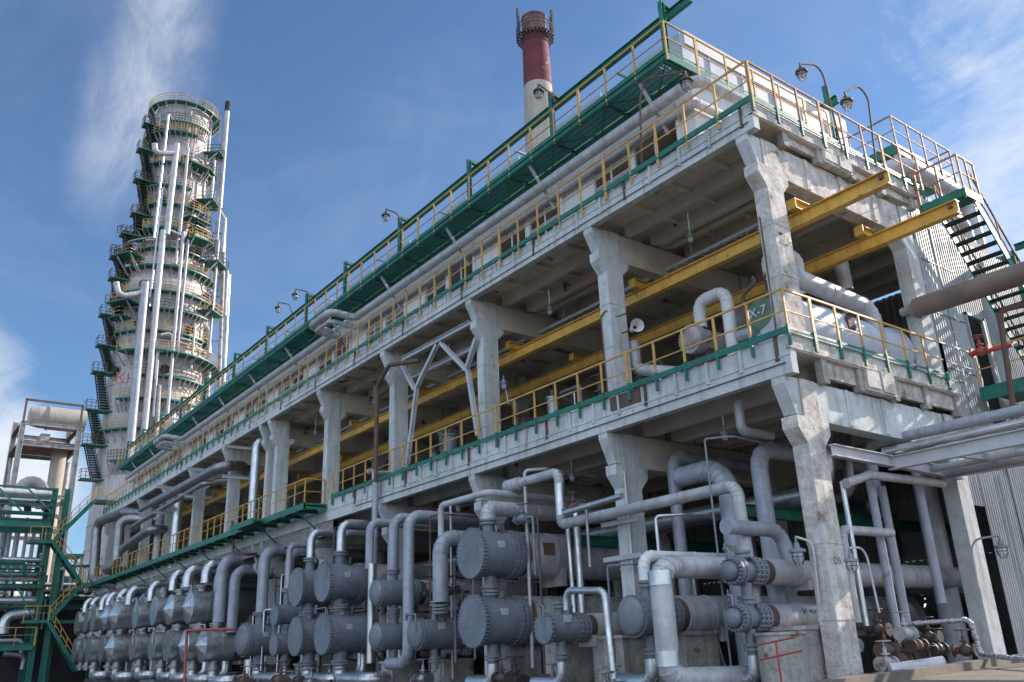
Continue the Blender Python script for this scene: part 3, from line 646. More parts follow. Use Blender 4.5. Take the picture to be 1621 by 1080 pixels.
# bottom return elbows
for i, key in enumerate(['l0', 'l1', 'l2', 'l3', 'l4', 'l5', 'l7', 'M8', 'M10', 'M3', 'M4', 'V2', 'V3', 'V4', 'V6']):
    t, C, r, yn = V[key]; rr = max(.11, r*.33) if key[0] in 'lM' else (.17 if key in ('V2', 'V4') else .13)
    zz = C.z-r-.55; run = 1.5 if key[0] == 'l' else (2.2 if key[0] == 'M' else -1.1)
    if key in ('V2', 'V4', 'V3', 'V6'): pts = [(C.x, yn, zz+.1), (C.x, yn, zz-.35), (C.x-1.1, yn-.05, zz-.35)]
    else: pts = [(C.x, yn, zz+.1), (C.x, yn, zz-.3), (C.x+run, yn, zz-.3), (C.x+run, yn+1.2, zz-.3), (C.x+run, yn+1.2, zz+.6)]
    nm = t['label'].split(',')[0] if 'silver' not in t['label'] else f'{ORD[i]} lower silver exchanger from the right'
    pipe(pts, rr, 'alu', 'silver return pipe under the ' + ' '.join(nm.split()[:10]), group='return pipes under the exchangers', bend=1.8)
def ppath(pl, rp, m, lab, **k):
    P = [at(*q) for q in pl]; return pipe(P, msize(P[len(P)//2], rp), m, lab, **k)
# --- right-hand group
gr = 'large crossing pipes at the near corner'
yq = -.42
A = at(812, 769, 'y', yq); zA = at(876, 748, 'y', yq).z; X1 = at(885, 760, 'y', yq).x; z2 = at(930, 822, 'y', yq).z; Bq = at(1165, 765, 'y', yq); q = V['V5']; zE = at(1180, 950, 'y', yq).z
rr = msize(at(900, 800, 'y', yq), 8)
zA = at(850, 757, 'y', yq).z
pipe([(A.x, yq, zA), (X1, yq, zA), (X1, yq, z2), (X1+.35, yq, z2), (Bq.x, yq, (z2+at(1120, 774, 'y', yq).z)/2), (Bq.x+.15, yq, zE-1.9)], rr, 'lilacw', 'slim pale pipe zigzagging from the second column to the small corner exchangers', group=gr, bend=1.7, bands=1.1)
b = MB().cyl((A.x-.3, yq, zA), (A.x+.35, yq, zA), rr*1.35, 20); tag(b.build('pipe_sleeve', 'lilacw'), 'wider pale sleeve at the free left end of the zigzag pipe', 'pipe sleeve')
b = MB().cyl((X1, yq, zA-.35), (X1, yq, z2+.25), rr*1.03, 18); tag(b.build('pipe_sleeve', 'alu'), 'shiny silver sleeve on the upright of the zigzag pipe', 'pipe sleeve')
yy = .9
T = at(1122, 727, 'y', yy); r_ = msize(T, 17.5); T.z -= r_; pipe([(T.x-1.0, yy, T.z), (T.x+.5, yy, T.z), (T.x+.5, yy, 0)], r_*.95, 'lilac', 'thickest pale upright pipe behind the zigzag pipe with a segmented elbow', group=gr, bend=2.6, seg=7)
T = at(1062, 714, 'y', 1.4); r_ = msize(T, 9.5); T.z -= r_; pipe([(T.x, 1.4, 0), (T.x, 1.4, T.z), (T.x, 5.5, T.z)], r_, 'lilac', 'medium pale upright pipe right of the second column', group=gr)
T = at(1196, 697, 'y', 1.2); r_ = msize(T, 13.5); T.z -= r_; pipe([(T.x, 1.2, 0), (T.x, 1.2, T.z), (T.x, 6, T.z)], r_, 'lilac', 'thick pale upright pipe left of the corner column', group=gr)
yq = -2.75
T = at(1042, 878, 'y', yq); r_ = msize(T, 18); T.z -= r_; zb = at(1062, 1068, 'y', yq).z
pipe([(T.x, 1.5, T.z), (T.x, yq, T.z), (T.x, yq, zb-.1), (T.x+.35, yq+2.2, zb-.15)], r_, 'lilacw', 'thickest foreground riser with silver collars at the second column', group=gr, bend=1.5, bands=1.6)
for yy_, nm in ((915, 'upper'), (1043, 'lower')):
    z = at(1048, yy_, 'y', yq).z; tag(MB().cyl((T.x, yq, z-.14), (T.x, yq, z+.14), r_+.016, 24).build('silver_collar', 'alu'), f'{nm} shiny silver collar wrapped round the thickest foreground riser', 'pipe collar')
q = V['V4']; T = at(1018, 882, 'y', q[3]); pipe([(q[1].x, q[3], q[1].z+q[2]+.3), (q[1].x, q[3], q[1].z+q[2]+.85), (q[1].x+.15, q[3]+3.0, q[1].z+q[2]+.85)], .13, 'white', 'short white wrapped elbow on top of the domed exchanger', group=gr)
ppath([(897, 965, 'y', -2.2), (897, 935, 'y', -2.2), (957, 935, 'y', -2.2), (972, 1075, 'y', -2.2)], 5.8, 'alu', 'slim silver hairpin pipe between the small flat exchanger and the domed one', group=gr)
ppath([(899, 835, 'y', .75), (918, 1078, 'y', .75)], 4.6, 'alu', 'left of two slim silver uprights in front of the peeled shell', group=gr)
ppath([(911, 800, 'y', .8), (929, 1078, 'y', .8)], 6.2, 'alu', 'right of two slim silver uprights in front of the peeled shell', group=gr)
ppath([(895, 812, 'y', -1.3), (935, 800, 'y', -1.3), (985, 785, 'y', -1.3)], 4.8, 'alu', 'short silver pipe leading from the second column to the slim uprights', group=gr)
pts = [at(757, 807, 'y', -1.2), at(885, 812, 'y', .9)]
pipe([(V['V1'][1].x, V['V1'][3], V['V1'][1].z+V['V1'][2]+.25), (V['V1'][1].x, V['V1'][3], V['V1'][1].z+V['V1'][2]+.62), (V['V1'][1].x, 3.6, V['V1'][1].z+V['V1'][2]+.62)], .22, 'lilacw', 'pale pipe running back from the top of the peeled exchanger', group=gr, bend=1.2)
q = V['V5']; z = q[1].z+q[2]+.65; b = MB()
pipe([(q[1].x-.25, q[3]-.1, z), (q[1].x-.25, q[3]+1.7, z), (q[1].x-.1, q[3]+1.9, z-1.2)], .16, 'lilac', 'short thick pale pipe with a flanged end above the small corner exchangers', group=gr)
# floor pipes, piers and small clutter under the exchangers
b_ = 0
for i, (x0, w_) in enumerate(((-10.9, 1.0), (-8.4, .95), (-6.4, 1.1), (-4.2, .9), (-1.2, .9), (-14.2, .8), (-17.5, .8), (-21, .8), (-25, .8), (-29, .8))):
    tag(MB().box((x0, -.6, 0), (x0+w_, .5, 1.75 if i < 5 else 1.3)).box((x0-.05, -.65, 1.75 if i < 5 else 1.3), (x0+w_+.05, .55, 1.83 if i < 5 else 1.38)).build('concrete_pier', 'concold'), f'grey concrete pier under the exchangers, {ORD[i]} from the second column' if i else 'grey concrete pier under the largest lower exchanger', 'pier', 'concrete piers under the exchangers')
x0 = at(1240, 1040, 'y', -.9); tag(MB().cyl((x0.x, -.9, 0), (x0.x, -.9, at(1240, 1005, 'y', -.9).z), .48, 12).cyl((x0.x, -.9, at(1240, 1005, 'y', -.9).z), (x0.x, -.9, at(1240, 1005, 'y', -.9).z+.05), .52, 12).build('concrete_pier', 'concold'), 'round pale concrete pier under the small corner exchanger', 'pier')
for i, (y, z, r_) in enumerate(((-.3, .45, .22), (-1.2, .3, .16), (.5, .7, .2), (-2.2, .25, .12))):
    pipe([(-66, y, z), (1, y, z)], r_, 'aludark', f'long floor level pipe under the exchangers, {ORD[i]} of the bundle', group='floor level pipes', bands=2.5)
random.seed(3)
def valve(c, s, m, lab, ax=(1, 0, 0), grp='valves'):
    c = Vector(c); t = thing('valve', c, lab, 'valve', grp); a = Vector(ax)
    b = MB().cyl(c-a*.28*s, c+a*.28*s, .09*s, 12); b.cyl(c-a*.3*s, c-a*.24*s, .17*s, 12); b.cyl(c+a*.24*s, c+a*.3*s, .17*s, 12); b.lathe(c-a*.14*s, a, [(0, .09*s), (.1*s, .16*s), (.18*s, .16*s), (.28*s, .09*s)], 12); b.build('valve_body', m, t)
    b = MB().cyl(c, c+Vector((0, 0, .36*s)), .05*s, 10).cyl(c+Vector((0, 0, .2*s)), c+Vector((0, 0, .24*s)), .11*s, 10).cyl(c+Vector((0, 0, .3*s)), c+Vector((0, 0, .52*s)), .02*s, 6); b.build('bonnet', m, t)
    b = MB(); h = c+Vector((0, 0, .5*s)); b.tube([h+Vector((math.cos(k*math.pi/8)*.17*s, math.sin(k*math.pi/8)*.17*s, 0)) for k in range(17)], .016*s, 6, False)
    for k in range(4): b.cyl(h, h+Vector((math.cos(k*math.pi/2)*.17*s, math.sin(k*math.pi/2)*.17*s, 0)), .012*s, 5)
    b.build('handwheel', m, t); return t
for i in range(26):
    x = random.uniform(-30, -1.5); valve((x, random.uniform(-2.6, -.5), random.uniform(.3, .9)), random.uniform(.9, 1.4), random.choice(['rust', 'darksteel', 'aludark']), 'small dark valve among the floor level pipes', grp='dark valves among the floor pipes')
# ---------------------------------------------------------------- green platform along the lower deck
gp = thing('lower_walkway', (-44, -1, 7.55), 'green walkway with yellow rail running along the far half of the lower deck', 'walkway')
z = 7.5
b = MB(); b.box((-22.7, YF-.03, z), (-65.6, -1.45, z+.05)); b.box((-22.7, -1.45, z-.12), (-65.6, -1.5, z+.14)); b.box((-22.7, YF-.03, z-.12), (-22.75, -1.5, z+.14))
b.box((-27.2, -1.45, z-.03), (-30.2, -1.95, z+.04)); b.box((-27.2, -1.95, z-.14), (-30.2, -2.0, z+.12)); b.build('deck_plate', 'green', gp)
x = -23.5; k = 0
while x > -65.5:
    MB().ibeam((x, YF-.02, z-.1), (x, -1.5, z-.1), .1, .14, .015).build('bracket', 'green', gp)
    if k % 3 == 0: MB().bar((x, -1.4, z-.15), (x, YF, z-.9), .06, .06).build('strut', 'green', gp)
    x -= 1.5; k += 1
railing(gp, [(-65.6, -1.47, 7.6), (-22.75, -1.47, 7.6), (-22.75, YF-.1, 7.6)], 7.6, 1.05, 1.05, toe=None, dbl=7)
# Y-shaped silver braces
br = thing('brace_frame', (-15, -.1, 7.8), 'silver steel frame of Y-shaped braces between the third and fourth columns', 'brace frame')
for A_, B_ in (((636,570),(745,511)), ((646.6,600),(753,549))): MB().ibeam(at(*A_, 'y', -.12 if A_[1] < 580 else .5), at(*B_, 'y', -.12 if A_[1] < 580 else .5), .14, .18, .02).build('rail', 'steel', br)
for pl in ([(692,546),(660,613),(645,735)], [(698,543),(741,588),(757,690)], [(637,580),(657,617)], [(754,536),(739,583)]):
    b = MB()
    for p, q in zip(pl, pl[1:]): b.ibeam(at(*p, 'y', -.14), at(*q, 'y', -.14), .13, .15, .02, (0, 1, 0))
    b.build('leg', 'steel', br)
P = [at(595, 765, 'y', -.75), at(597, 612, 'y', -.75), at(616, 578, 'y', -.75), at(664, 571, 'y', -.2)]; P[0].x = P[1].x
pipe(P, .085, 'rust', 'bent brown rusty pipe rising in front of the fourth column', bands=0)
pipe([(P[1].x, -.75, 3.0), (P[1].x, -.75, P[0].z+.02)], .12, 'lilac', 'slim pale upright pipe below the bent rusty pipe')
# ---------------------------------------------------------------- equipment on the lower deck
C = at(1208, 498, 'y', 1.3); r = msize(C, 31); t = thing('column_reboiler', C, 'green round-headed vessel lettered X-7 behind the corner railing', 'vessel'); Y = (0, 1, 0)
MB().lathe(C, Y, [(-r*.25*math.cos(a*math.pi/16), r*.9*math.sin(a*math.pi/16)) for a in range(9)]+[(0, r), (0, r), (.1, r)], 32).build('domed_cover', 'gvessel', t)
b = MB().lathe(C, Y, [(.1, r), (.1, r), (.22, r), (.22, r*.9), (1.9, r*.9), (1.9, 0)], 32); bolts(b, C+Vector((0, .1, 0)), 0, r*.96, 34, .022, .13); b.build('shell', 'gvessel', t)
MB().cyl((C.x, C.y+.6, C.z+r*.7), (C.x, C.y+.6, C.z+r+.25), r*.5, 20, r*.45).build('nozzle', 'gvessel', t); MB().cyl((C.x, C.y+.6, C.z-r*.8), (C.x, C.y+.6, 7.82), r*.5, 20).build('support_leg', 'gvessel', t)
letters('X-7', (C.x-.05, C.y-r*.25-.03, C.z+.05), (1, 0, 0), (0, 0, 1), .34, 'white', t)
z = C.z+r+.2; pipe([(C.x, C.y+.6, z), (C.x, C.y+.6, z+.6)], r*.42, 'rust', 'rusty bare neck on top of the green vessel', bands=0)
pipe([(C.x, C.y+.6, z+.55), (C.x, C.y+.6, z+1.1), (C.x+.3, C.y+1.3, z+1.1), (C.x+.1, C.y+1.6, z+.2)], r*.42, 'panelw', 'white wrapped elbow above the green vessel', bend=1.3)
pipe([(C.x-.75, C.y+1, 7.9), (C.x-.75, C.y+1, C.z+r*.9), (C.x+.1, C.y+1.6, C.z+r*1.6)], r*.42, 'lilacw', 'white elbow pipe standing left of the green vessel', bend=1.5)
pipe([at(1178, 515, 'y', .6), at(1176, 468, 'y', .6), at(1195, 448, 'y', .6), at(1192, 440, 'y', .9)], .05, 'rust', 'thin rusty hooked pipe left of the green vessel', bands=0)
C = at(1093, 536, 'y', 1.0); r = msize(C, 24)
t = thing('pump_exchanger', C, 'dirty brown round exchanger under a white hooked pipe on the lower deck', 'heat exchanger')
b = MB().lathe(C, Y, [(-.12, 0), (-.12, r*.5), (0, r*.8), (0, r*.8), (0, r), (0, r), (.14, r), (.14, r*.85), (2.2, r*.85), (2.2, 0)], 28); bolts(b, C+Vector((0, .07, 0)), 0, r*.95, 26, .025, .1); b.build('shell', 'shell', t)
MB().box((C.x-r*.6, C.y+.4, 7.8), (C.x+r*.6, C.y+.7, C.z-r*.6)).build('saddle', 'rust', t)
pipe([(C.x, C.y+.5, C.z+r), (C.x, C.y+.5, C.z+r+.75), (C.x+.95, C.y+.5, C.z+r+.75), (C.x+.95, C.y+.5, 8.2)], .17, 'panelw', 'white hooked pipe arching over the brown exchanger', bend=1.8, bands=.8)
pipe([(C.x+.9, 1.6, 9.0), (C.x+1.9, 1.6, 9.0), (C.x+1.9, 3.6, 9.0)], .17, 'lilac', 'upper of two grey pipes behind the railing left of the green vessel'); pipe([(C.x+.9, 1.6, 8.5), (C.x+2.1, 1.6, 8.5), (C.x+2.1, 4, 8.5)], .19, 'vgrey', 'lower of two grey pipes behind the railing left of the green vessel')
pipe([at(1003, 543, 'y', .9), at(1007, 585, 'y', .9), at(1080, 590, 'y', 1.5)], .17, 'lilacw', 'white elbow pipe right of the second upper column', bend=1.5)
C = Vector((-.98, 1.5, 0)); r = .80
t = thing('horizontal_drum', (C.x, C.y, 7.8), 'long blue-grey horizontal drum on the lower deck behind the corner column', 'drum')
MB().lathe((C.x, 1.5, 8.75), Y, [(-.3, 0), (-.25, r*.6), (-.1, r*.9), (0, r), (0, r), (1.2, r), (1.2, r*1.03), (1.26, r*1.03), (1.26, r), (4.4, r), (4.4, r*1.08), (4.5, r*1.08), (4.5, r), (5.1, r*.8), (5.2, 0)], 36).build('shell', 'panel', t)
for y in (2.9, 5.8): MB().box((C.x-r*.8, y, 7.8), (C.x+r*.8, y+.15, 8.5)).build('saddle', 'panel', t)
MB().bar((C.x+r*.99, 3.2, 8.8), (C.x+r*.99, 3.2, 9.15), .08, .3).build('name_plate', 'band', t)
pipe([at(1255, 438, 'x', -.4), at(1378, 490, 'x', -.4), at(1393, 560, 'x', -.4)], .23, 'lilacw', 'pale insulated pipe elbowing down over the blue-grey drum', bend=2.0)
pipe([at(1328, 400, 'x', -1.5), at(1340, 460, 'x', -1.5)], .2, 'lilacw', 'short pale upright pipe behind the inner crane beam')
random.seed(11)
EQ = [('alu', 'silver'), ('lilacw', 'pale'), ('rust', 'rusty'), ('vgrey', 'grey'), ('darksteel', 'dark')]
for i in range(34):
    x = -4.0-i*1.75+random.uniform(-.4, .4); y = random.uniform(1.2, 4.5); m, nm = random.choice(EQ); h = random.uniform(.5, 1.6)
    if i % 3 == 0:
        t = thing('pump', (x, y, 7.8), 'small pump standing on the lower deck behind the railing', 'pump', 'pumps along the lower deck')
        b = MB().lathe((x, y, 8.3), (1, 0, 0), [(-.4, 0), (-.4, .22), (-.1, .26), (.1, .26), (.12, .12), (.3, .12), (.3, .3), (.85, .3), (.9, .2), (.95, 0)], 18); b.build('motor', random.choice(['green', 'rust', 'vgrey']), t)
        MB().box((x-.5, y-.3, 7.8), (x+1.0, y+.3, 8.0)).build('base', 'darksteel', t)
    elif i % 3 == 1:
        pipe([(x, y, 7.8), (x, y, 8.4+h), (x+random.choice((-1, 1))*.8, y, 8.4+h), (x+.8, y+3, 8.4+h)], random.uniform(.06, .14), m, f'{nm} bent pipe rising from the lower deck among the pumps', group='bent pipes on the lower deck')
    else: valve((x, y, 8.2+h*.3), 1.6, 'rust' if i % 2 else 'darksteel', 'dark handwheel valve among the pumps on the lower deck', grp='valves on the lower deck')
for i, (y, z, rr) in enumerate(((7.5, 9.2, .3), (8.4, 10.2, .22), (9.5, 8.6, .35), (5.3, 9.6, .12))): pipe([(-64, y, z), (-3.2+i*.3, y, z), (-3.2+i*.3, y, 7.8)], rr, 'aludark', f'long dull pipe deep inside the lower deck, {ORD[i]} from the front' if i else 'long dull pipe deep inside the lower deck, lowest and frontmost', group='inner deck pipes', bands=3)
# loudspeaker on the second upper column
c = at(1003, 520, 'y', .2); t = thing('horn_speaker', c, 'white horn loudspeaker on the second upper column', 'loudspeaker')
MB().lathe(c, (1, -.5, -.1), [(-.16, 0), (-.16, .07), (0, .08), (.02, .1), (.1, .09), (.22, .13), (.32, .19), (.33, .19), (.3, .17), (.1, .05)], 18).build('horn', 'panelw', t); MB().bar(c-Vector((.45, 0, 0)), c, .04).build('mount', 'rust', t)
# uprights on the far part of the lower deck
for i, (px, rp, yt, yb, m) in enumerate(((198*0+407, 7, 697, 800, 'alu'), (285, 7, 775, 870, 'alu'), (256, 5, 785, 880, 'steel'))):
    T = at(px, yt, 'y', -.3); B = at(px, yb, 'y', -.3); rr = msize(T, rp); pts = [(T.x, -.3, B.z-1), (T.x, -.3, T.z), (T.x+.1, 2.5, T.z)]
    pipe(pts, rr, m, ('silver upright pipe left of the paired columns', 'silver upright pipe in the middle of the far half, beside the fallback pipes', 'slim upright pipe left of the thick silver one on the far deck')[i], bend=1.8)
# pipe bundle and expansion loops at the far end
g2 = 'pipes and loops outside the far half'
def loop(pl, rp, lab, m='aludark'): P = [at(*q) for q in pl]; pipe(P, msize(P[1], rp), m, lab, group=g2, bend=1.6, bands=2)
loop([(392, 738, 'y', 1.2), (352, 737, 'y', -1.0), (242, 797, 'y', -1.0), (262, 800, 'y', 1.5)], 8.5, 'thick grey pipe slung outside the far columns under the roof edge')
loop([(372, 760, 'y', .5), (322, 766, 'y', -1.1), (208, 835, 'y', -1.1), (225, 842, 'y', 1.0)], 4.2, 'thin grey pipe running just below the thick slung pipe')
loop([(318, 752, 'y', -.9), (222, 808, 'y', -.9)], 3.6, 'thinnest grey pipe between the slung pipes')
loop([(270, 812, 'y', 1.5), (195, 811, 'y', -.6), (154, 828, 'y', -1.4), (148, 918, 'y', -1.4), (190, 928, 'y', -.2), (250, 917, 'y', 2)], 7.5, 'outer thick grey expansion loop at the far end')
loop([(268, 822, 'y', 1.8), (190, 822, 'y', -1.2), (185, 895, 'y', -1.2), (165, 902, 'y', -1.6), (205, 905, 'y', .4), (248, 902, 'y', 2)], 7.5, 'inner thick grey expansion loop at the far end')
loop([(285, 842, 'y', 1.5), (242, 835, 'y', -1.0), (190, 872, 'y', -1.0)], 7.0, 'grey pipe slanting into the inner expansion loop')
for i, z in enumerate((10.6, 12.2)):
    for x in (-33.2, -39.6, -46): 
        tag(MB().ibeam((x, .0, z), (x, -1.6, z), .12, .16, .015).build('pipe_support', 'steel'), f'short steel bracket beam carrying the slung pipes on the far columns', 'bracket', 'bracket beams under the slung pipes')
# ---------------------------------------------------------------- right-hand structures
mw = thing('sheet_metal_wall', (.2, 11, 0), 'tall pale corrugated metal wall behind the outdoor stair', 'wall')
b = MB(); corr(b, (.2, 6.75, 0), (.2, 8.65, 0), 6.9, 13.0, (1, 0, 0), .13, .035); corr(b, (.2, 8.65, 0), (.2, 9.6, 0), 10.2, 12.8, (1, 0, 0), .13, .035); corr(b, (.2, 9.6, 0), (.2, 17, 0), 6.9, 12.8, (1, 0, 0), .13, .035); corr(b, (.17, 6.72, 0), (.17, 17, 0), 4.6, 6.9, (1, 0, 0), .13, .035)
b.build('upper_sheet', 'cor', mw)
b = MB(); corr(b, (.2, 7.3, 0), (.2, 9.0, 0), .0, 5.5, (1, 0, 0), .13, .035); corr(b, (.23, 9.0, 0), (.23, 17, 0), .0, 5.9, (1, 0, 0), .13, .035); b.build('lower_sheet', 'cor', mw)
b = MB(); b.bar((.26, 8.62, 6.9), (.26, 8.62, 10.25), .08, .08); b.bar((.26, 9.63, 6.9), (.26, 9.63, 10.25), .08, .1); b.bar((.26, 8.58, 10.22), (.26, 9.67, 10.22), .08, .08); b.build('door_frame', 'cor', mw)
MB().box((.1, 7.35, 6.9), (.14, 7.42, 13.0)).build('corner_trim', 'cor', mw)
def flight(st, a, b_, wdt, n, m='green', rail='rust', side=(1, 0, 0), rsides=(0, 1)):
    a = Vector(a); b_ = Vector(b_); s = Vector(side)*wdt; d = b_-a
    for k in (0, 1): MB().bar(a+s*k, b_+s*k, .04, .22).build('stringer', m, st)
    bt = MB()
    for i in range(1, n):
        p = a+d*(i/n); run = Vector((d.x, d.y, 0)).normalized()*.13
        bt.add([p-run+s*.02, p+run+s*.02, p+run+s*.98, p-run+s*.98, p-run+s*.02-Vector((0,0,.035)), p+run+s*.02-Vector((0,0,.035)), p+run+s*.98-Vector((0,0,.035)), p-run+s*.98-Vector((0,0,.035))], [(0,1,2,3),(7,6,5,4),(0,4,5,1),(1,5,6,2),(2,6,7,3),(3,7,4,0)])
    bt.build('treads', 'tread', st)
    for k in rsides:
        rb = MB(); h = Vector((0, 0, 1.0)); rb.bar(a+s*k+h, b_+s*k+h, .045); rb.bar(a+s*k+h*.5, b_+s*k+h*.5, .03)
        for i in range(5): q = a+s*k+d*(i/4); rb.bar(q, q+h, .04)
        rb.build('handrail', rail, st)
st = thing('outdoor_stair', (1.1, 8, 0), 'steep green outdoor stair with dark handrails in front of the metal wall', 'stair')
b = MB(); b.box((.5, 6.8, 12.95), (1.75, 7.75, 13.02)); b.box((.5, 6.77, 12.8), (1.78, 6.8, 13.05)); b.box((1.75, 6.8, 12.8), (1.79, 7.75, 13.05)); b.build('landing', 'green', st)
railing(st, [(.5, 6.82, 13.0), (1.75, 6.82, 13.0), (1.75, 7.75, 13.0)], 13, 1.1, .6, rail='railrust', toe=None)
flight(st, (.62, 7.7, 12.95), (.62, 11.9, 7.9), 1.0, 20)
flight(st, (1.85, 11.9, 7.9), (1.85, 8.2, 3.9), 1.0, 16)
b = MB()
for (x, y) in ((2.9, 12.2), (.6, 12.2), (2.9, 7.8)): b.ibeam((x, y, 0 if y > 7 else 8), (x, y, 13 if y < 12.5 and x < 2 else 8), .14, .14, .015)
b.build('frame_post', 'green', st)
rk = thing('upper_rack', (3.0, 12, 8), 'open green steel rack glimpsed right of the outdoor stair', 'steel rack')
for x in (3.2, 4.6): MB().ibeam((x, 12.6, 0), (x, 12.6, 14.5), .2, .2, .02).build('post', 'green', rk)
for z in (9, 10.4, 11.8, 13.2): MB().ibeam((.6, 12.5, z), (8, 12.5, z), .16, .2, .02).build('beam', 'green', rk)
for z in (9, 11.8): MB().bar((.8, 12.4, z), (4.5, 12.4, z+2.4), .09).build('brace', 'green', rk)
sp = thing('stair_platform', (2, 8.6, 7.8), 'green platform with yellow rail at the foot of the outdoor stair', 'platform')
b = MB(); b.box((.45, 8.0, 7.72), (5, 10.2, 7.8)); b.box((.45, 7.95, 7.45), (5, 8.0, 7.82)); b.build('deck_plate', 'green', sp)
railing(sp, [(.5, 8.0), (5, 8.0)], 7.8, 1.05, 1.3, toe=None)
pipe([(.2, 6.0, 9.85), (9, 6.0, 9.72)], .275, 'brownpipe', 'thick brown pipe crossing the metal wall towards the right edge', bands=2.2)
tag(MB().cyl((.02, 6, 9.86), (.25, 6, 9.86), .2, 16).cyl((-.25, 6, 9.86), (.05, 6, 9.86), .12, 16).build('pipe_end', 'concold'), 'stubby bare end of the thick brown pipe at the wall', 'pipe end')
P = [at(1621+20, 478, 'y', 6.4), at(1582, 492, 'y', 6.4), at(1612, 700, 'y', 6.4)]; pipe(P, .07, 'rust', 'dull red-brown pipe with a bend standing before the stair platform', bands=0)
P = [at(1603, 546, 'y', 6.4), at(1535, 562, 'y', 6.4)]; pipe(P, .055, 'red', 'short red hydrant branch reaching left from the red-brown pipe', bands=0)
valve(at(1553, 556, 'y', 6.4), .8, 'red', 'red fire valve with a handwheel on the short branch')
# pipe bridge
pb = 'pipe bridge beams at the right'
def tb(o, lab, cat='beam', grp=None): return tag(o, lab, cat, grp)
tb(MB().ibeam((.32, .62, 5.36), (.32, 6.1, 5.30), .16, .26, .02).build('steel_beam', 'steel'), 'pale steel beam from the corner column back to the next column', grp=pb)
zb = at(1415, 733, 'y', 2.95).z; tb(MB().ibeam((.25, 2.95, zb), (9, 2.95, zb), .18, .3, .02).build('steel_beam', 'steel'), 'nearer pale steel beam of the pipe bridge leaving to the right', grp=pb)
zc = at(1520, 742, 'y', 6.0).z; tb(MB().ibeam((.2, 6.0, zc), (9, 6.0, zc), .18, .3, .02).build('steel_beam', 'steel'), 'farther pale steel beam of the pipe bridge leaving to the right', grp=pb)
for i, (pp, y, rr, m, lab) in enumerate((((1400, 716), 3.3, .1, 'alu', 'silver pipe lying on the pipe bridge'), ((1380, 703), 4.0, .13, 'lilac', 'pale pipe of the bridge with an elbow down at its left end'), ((1480, 742), 4.7, .09, 'lilacw', 'slim pale pipe under the bridge'), ((1480, 752), 5.3, .16, 'alu', 'thick silver pipe deep in the bridge'))):
    a = at(*pp, 'y', y); pts = [(a.x, y, a.z), (9, y, a.z)]
    if i == 1: pts = [(a.x-.1, y, a.z-1.3)]+[(a.x-.1, y, a.z)]+pts[1:]
    pipe(pts, rr, m, lab, group='pipes on the bridge at the right', bend=1.6)
for i in range(3): tb(MB().ibeam((1.6+i*2.3, 2.95, zb+.0), (1.6+i*2.3, 6.0, zc), .12, .16, .02).build('cross_beam', 'steel'), 'short cross beam of the pipe bridge at the right', 'beam', 'cross beams of the pipe bridge')
# pipes behind the corner column
g3 = 'upright pipes right of the corner column'
def up2(x0, y0, x1, y1, yp, rp, m, lab, extra=None):
    A_, B_ = at(x0, y0, 'y', yp), at(x1, y1, 'y', yp); A_.x = (A_.x+B_.x)/2; pts = [(A_.x, yp, B_.z), (A_.x, yp, A_.z)]
    if extra: pts.append((A_.x+extra[0], yp+extra[1], A_.z+extra[2]))
    pipe(pts, msize(A_, rp), m, lab, group=g3, bend=1.6)
up2(1377, 762, 1424, 1022, 3.0, 6.5, 'lilac', 'left of the twin pale upright pipes right of the corner column')
up2(1396, 770, 1440, 1015, 3.6, 6.5, 'lilac', 'right of the twin pale upright pipes right of the corner column')
up2(1448, 700, 1482, 955, 5.2, 7, 'lilac', 'single pale upright pipe before the second end column')
up2(1334, 762, 1370, 990, 1.4, 4, 'alu', 'slim silver upright pipe just right of the corner column')
up2(1336, 838, 1352, 985, 1.2, 7.5, 'lilacw', 'pale hooked pipe just right of the corner column', (.1, 1.8, 0))
pipe([at(1340, 765, 'y', 1.3), at(1376, 752, 'y', 2.2), at(1493, 766, 'y', 5.4)], .1, 'lilacw', 'pale bent pipe crossing in front of the twin uprights', bend=2)
pipe([at(1432, 988, 'y', 2.1), at(1535, 981, 'y', 2.3), at(1552, 1036, 'y', 2.6), (4.2, -.2, 1.05)], .045, 'foil', 'thin crinkled foil wrapped hose crossing the kerb at the right', bands=.25, bw=.05, bend=2)
for i, c in enumerate(((.5, 1.0, 1.05), (.1, 1.7, .9), (.3, 2.6, 1.35), (.2, 3.2, .9), (-.4, 2.4, 1.7), (-.1, 3.9, 1.5), (.5, 1.9, 1.6), (-.5, 3.3, 1.1), (.3, 1.4, 1.3), (.1, 2.2, 1.1), (-.2, 3.0, 1.2), (.2, 3.6, 1.25), (-.9, 2.0, 1.4), (-.6, 1.2, 1.0), (.4, 4.4, 1.2))): valve(c, .85, random.choice(['rust', 'shell', 'darksteel']), 'dirty valve in the cluster at the foot of the twin uprights', ax=random.choice(((1, 0, 0), (0, 1, 0))), grp='valve cluster at the foot of the twin uprights')
pipe([at(1410, 1062, 'y', .2), at(1495, 1050, 'y', .9)], .13, 'lilacw', 'pale pipe offcut lying behind the kerb', bands=0)
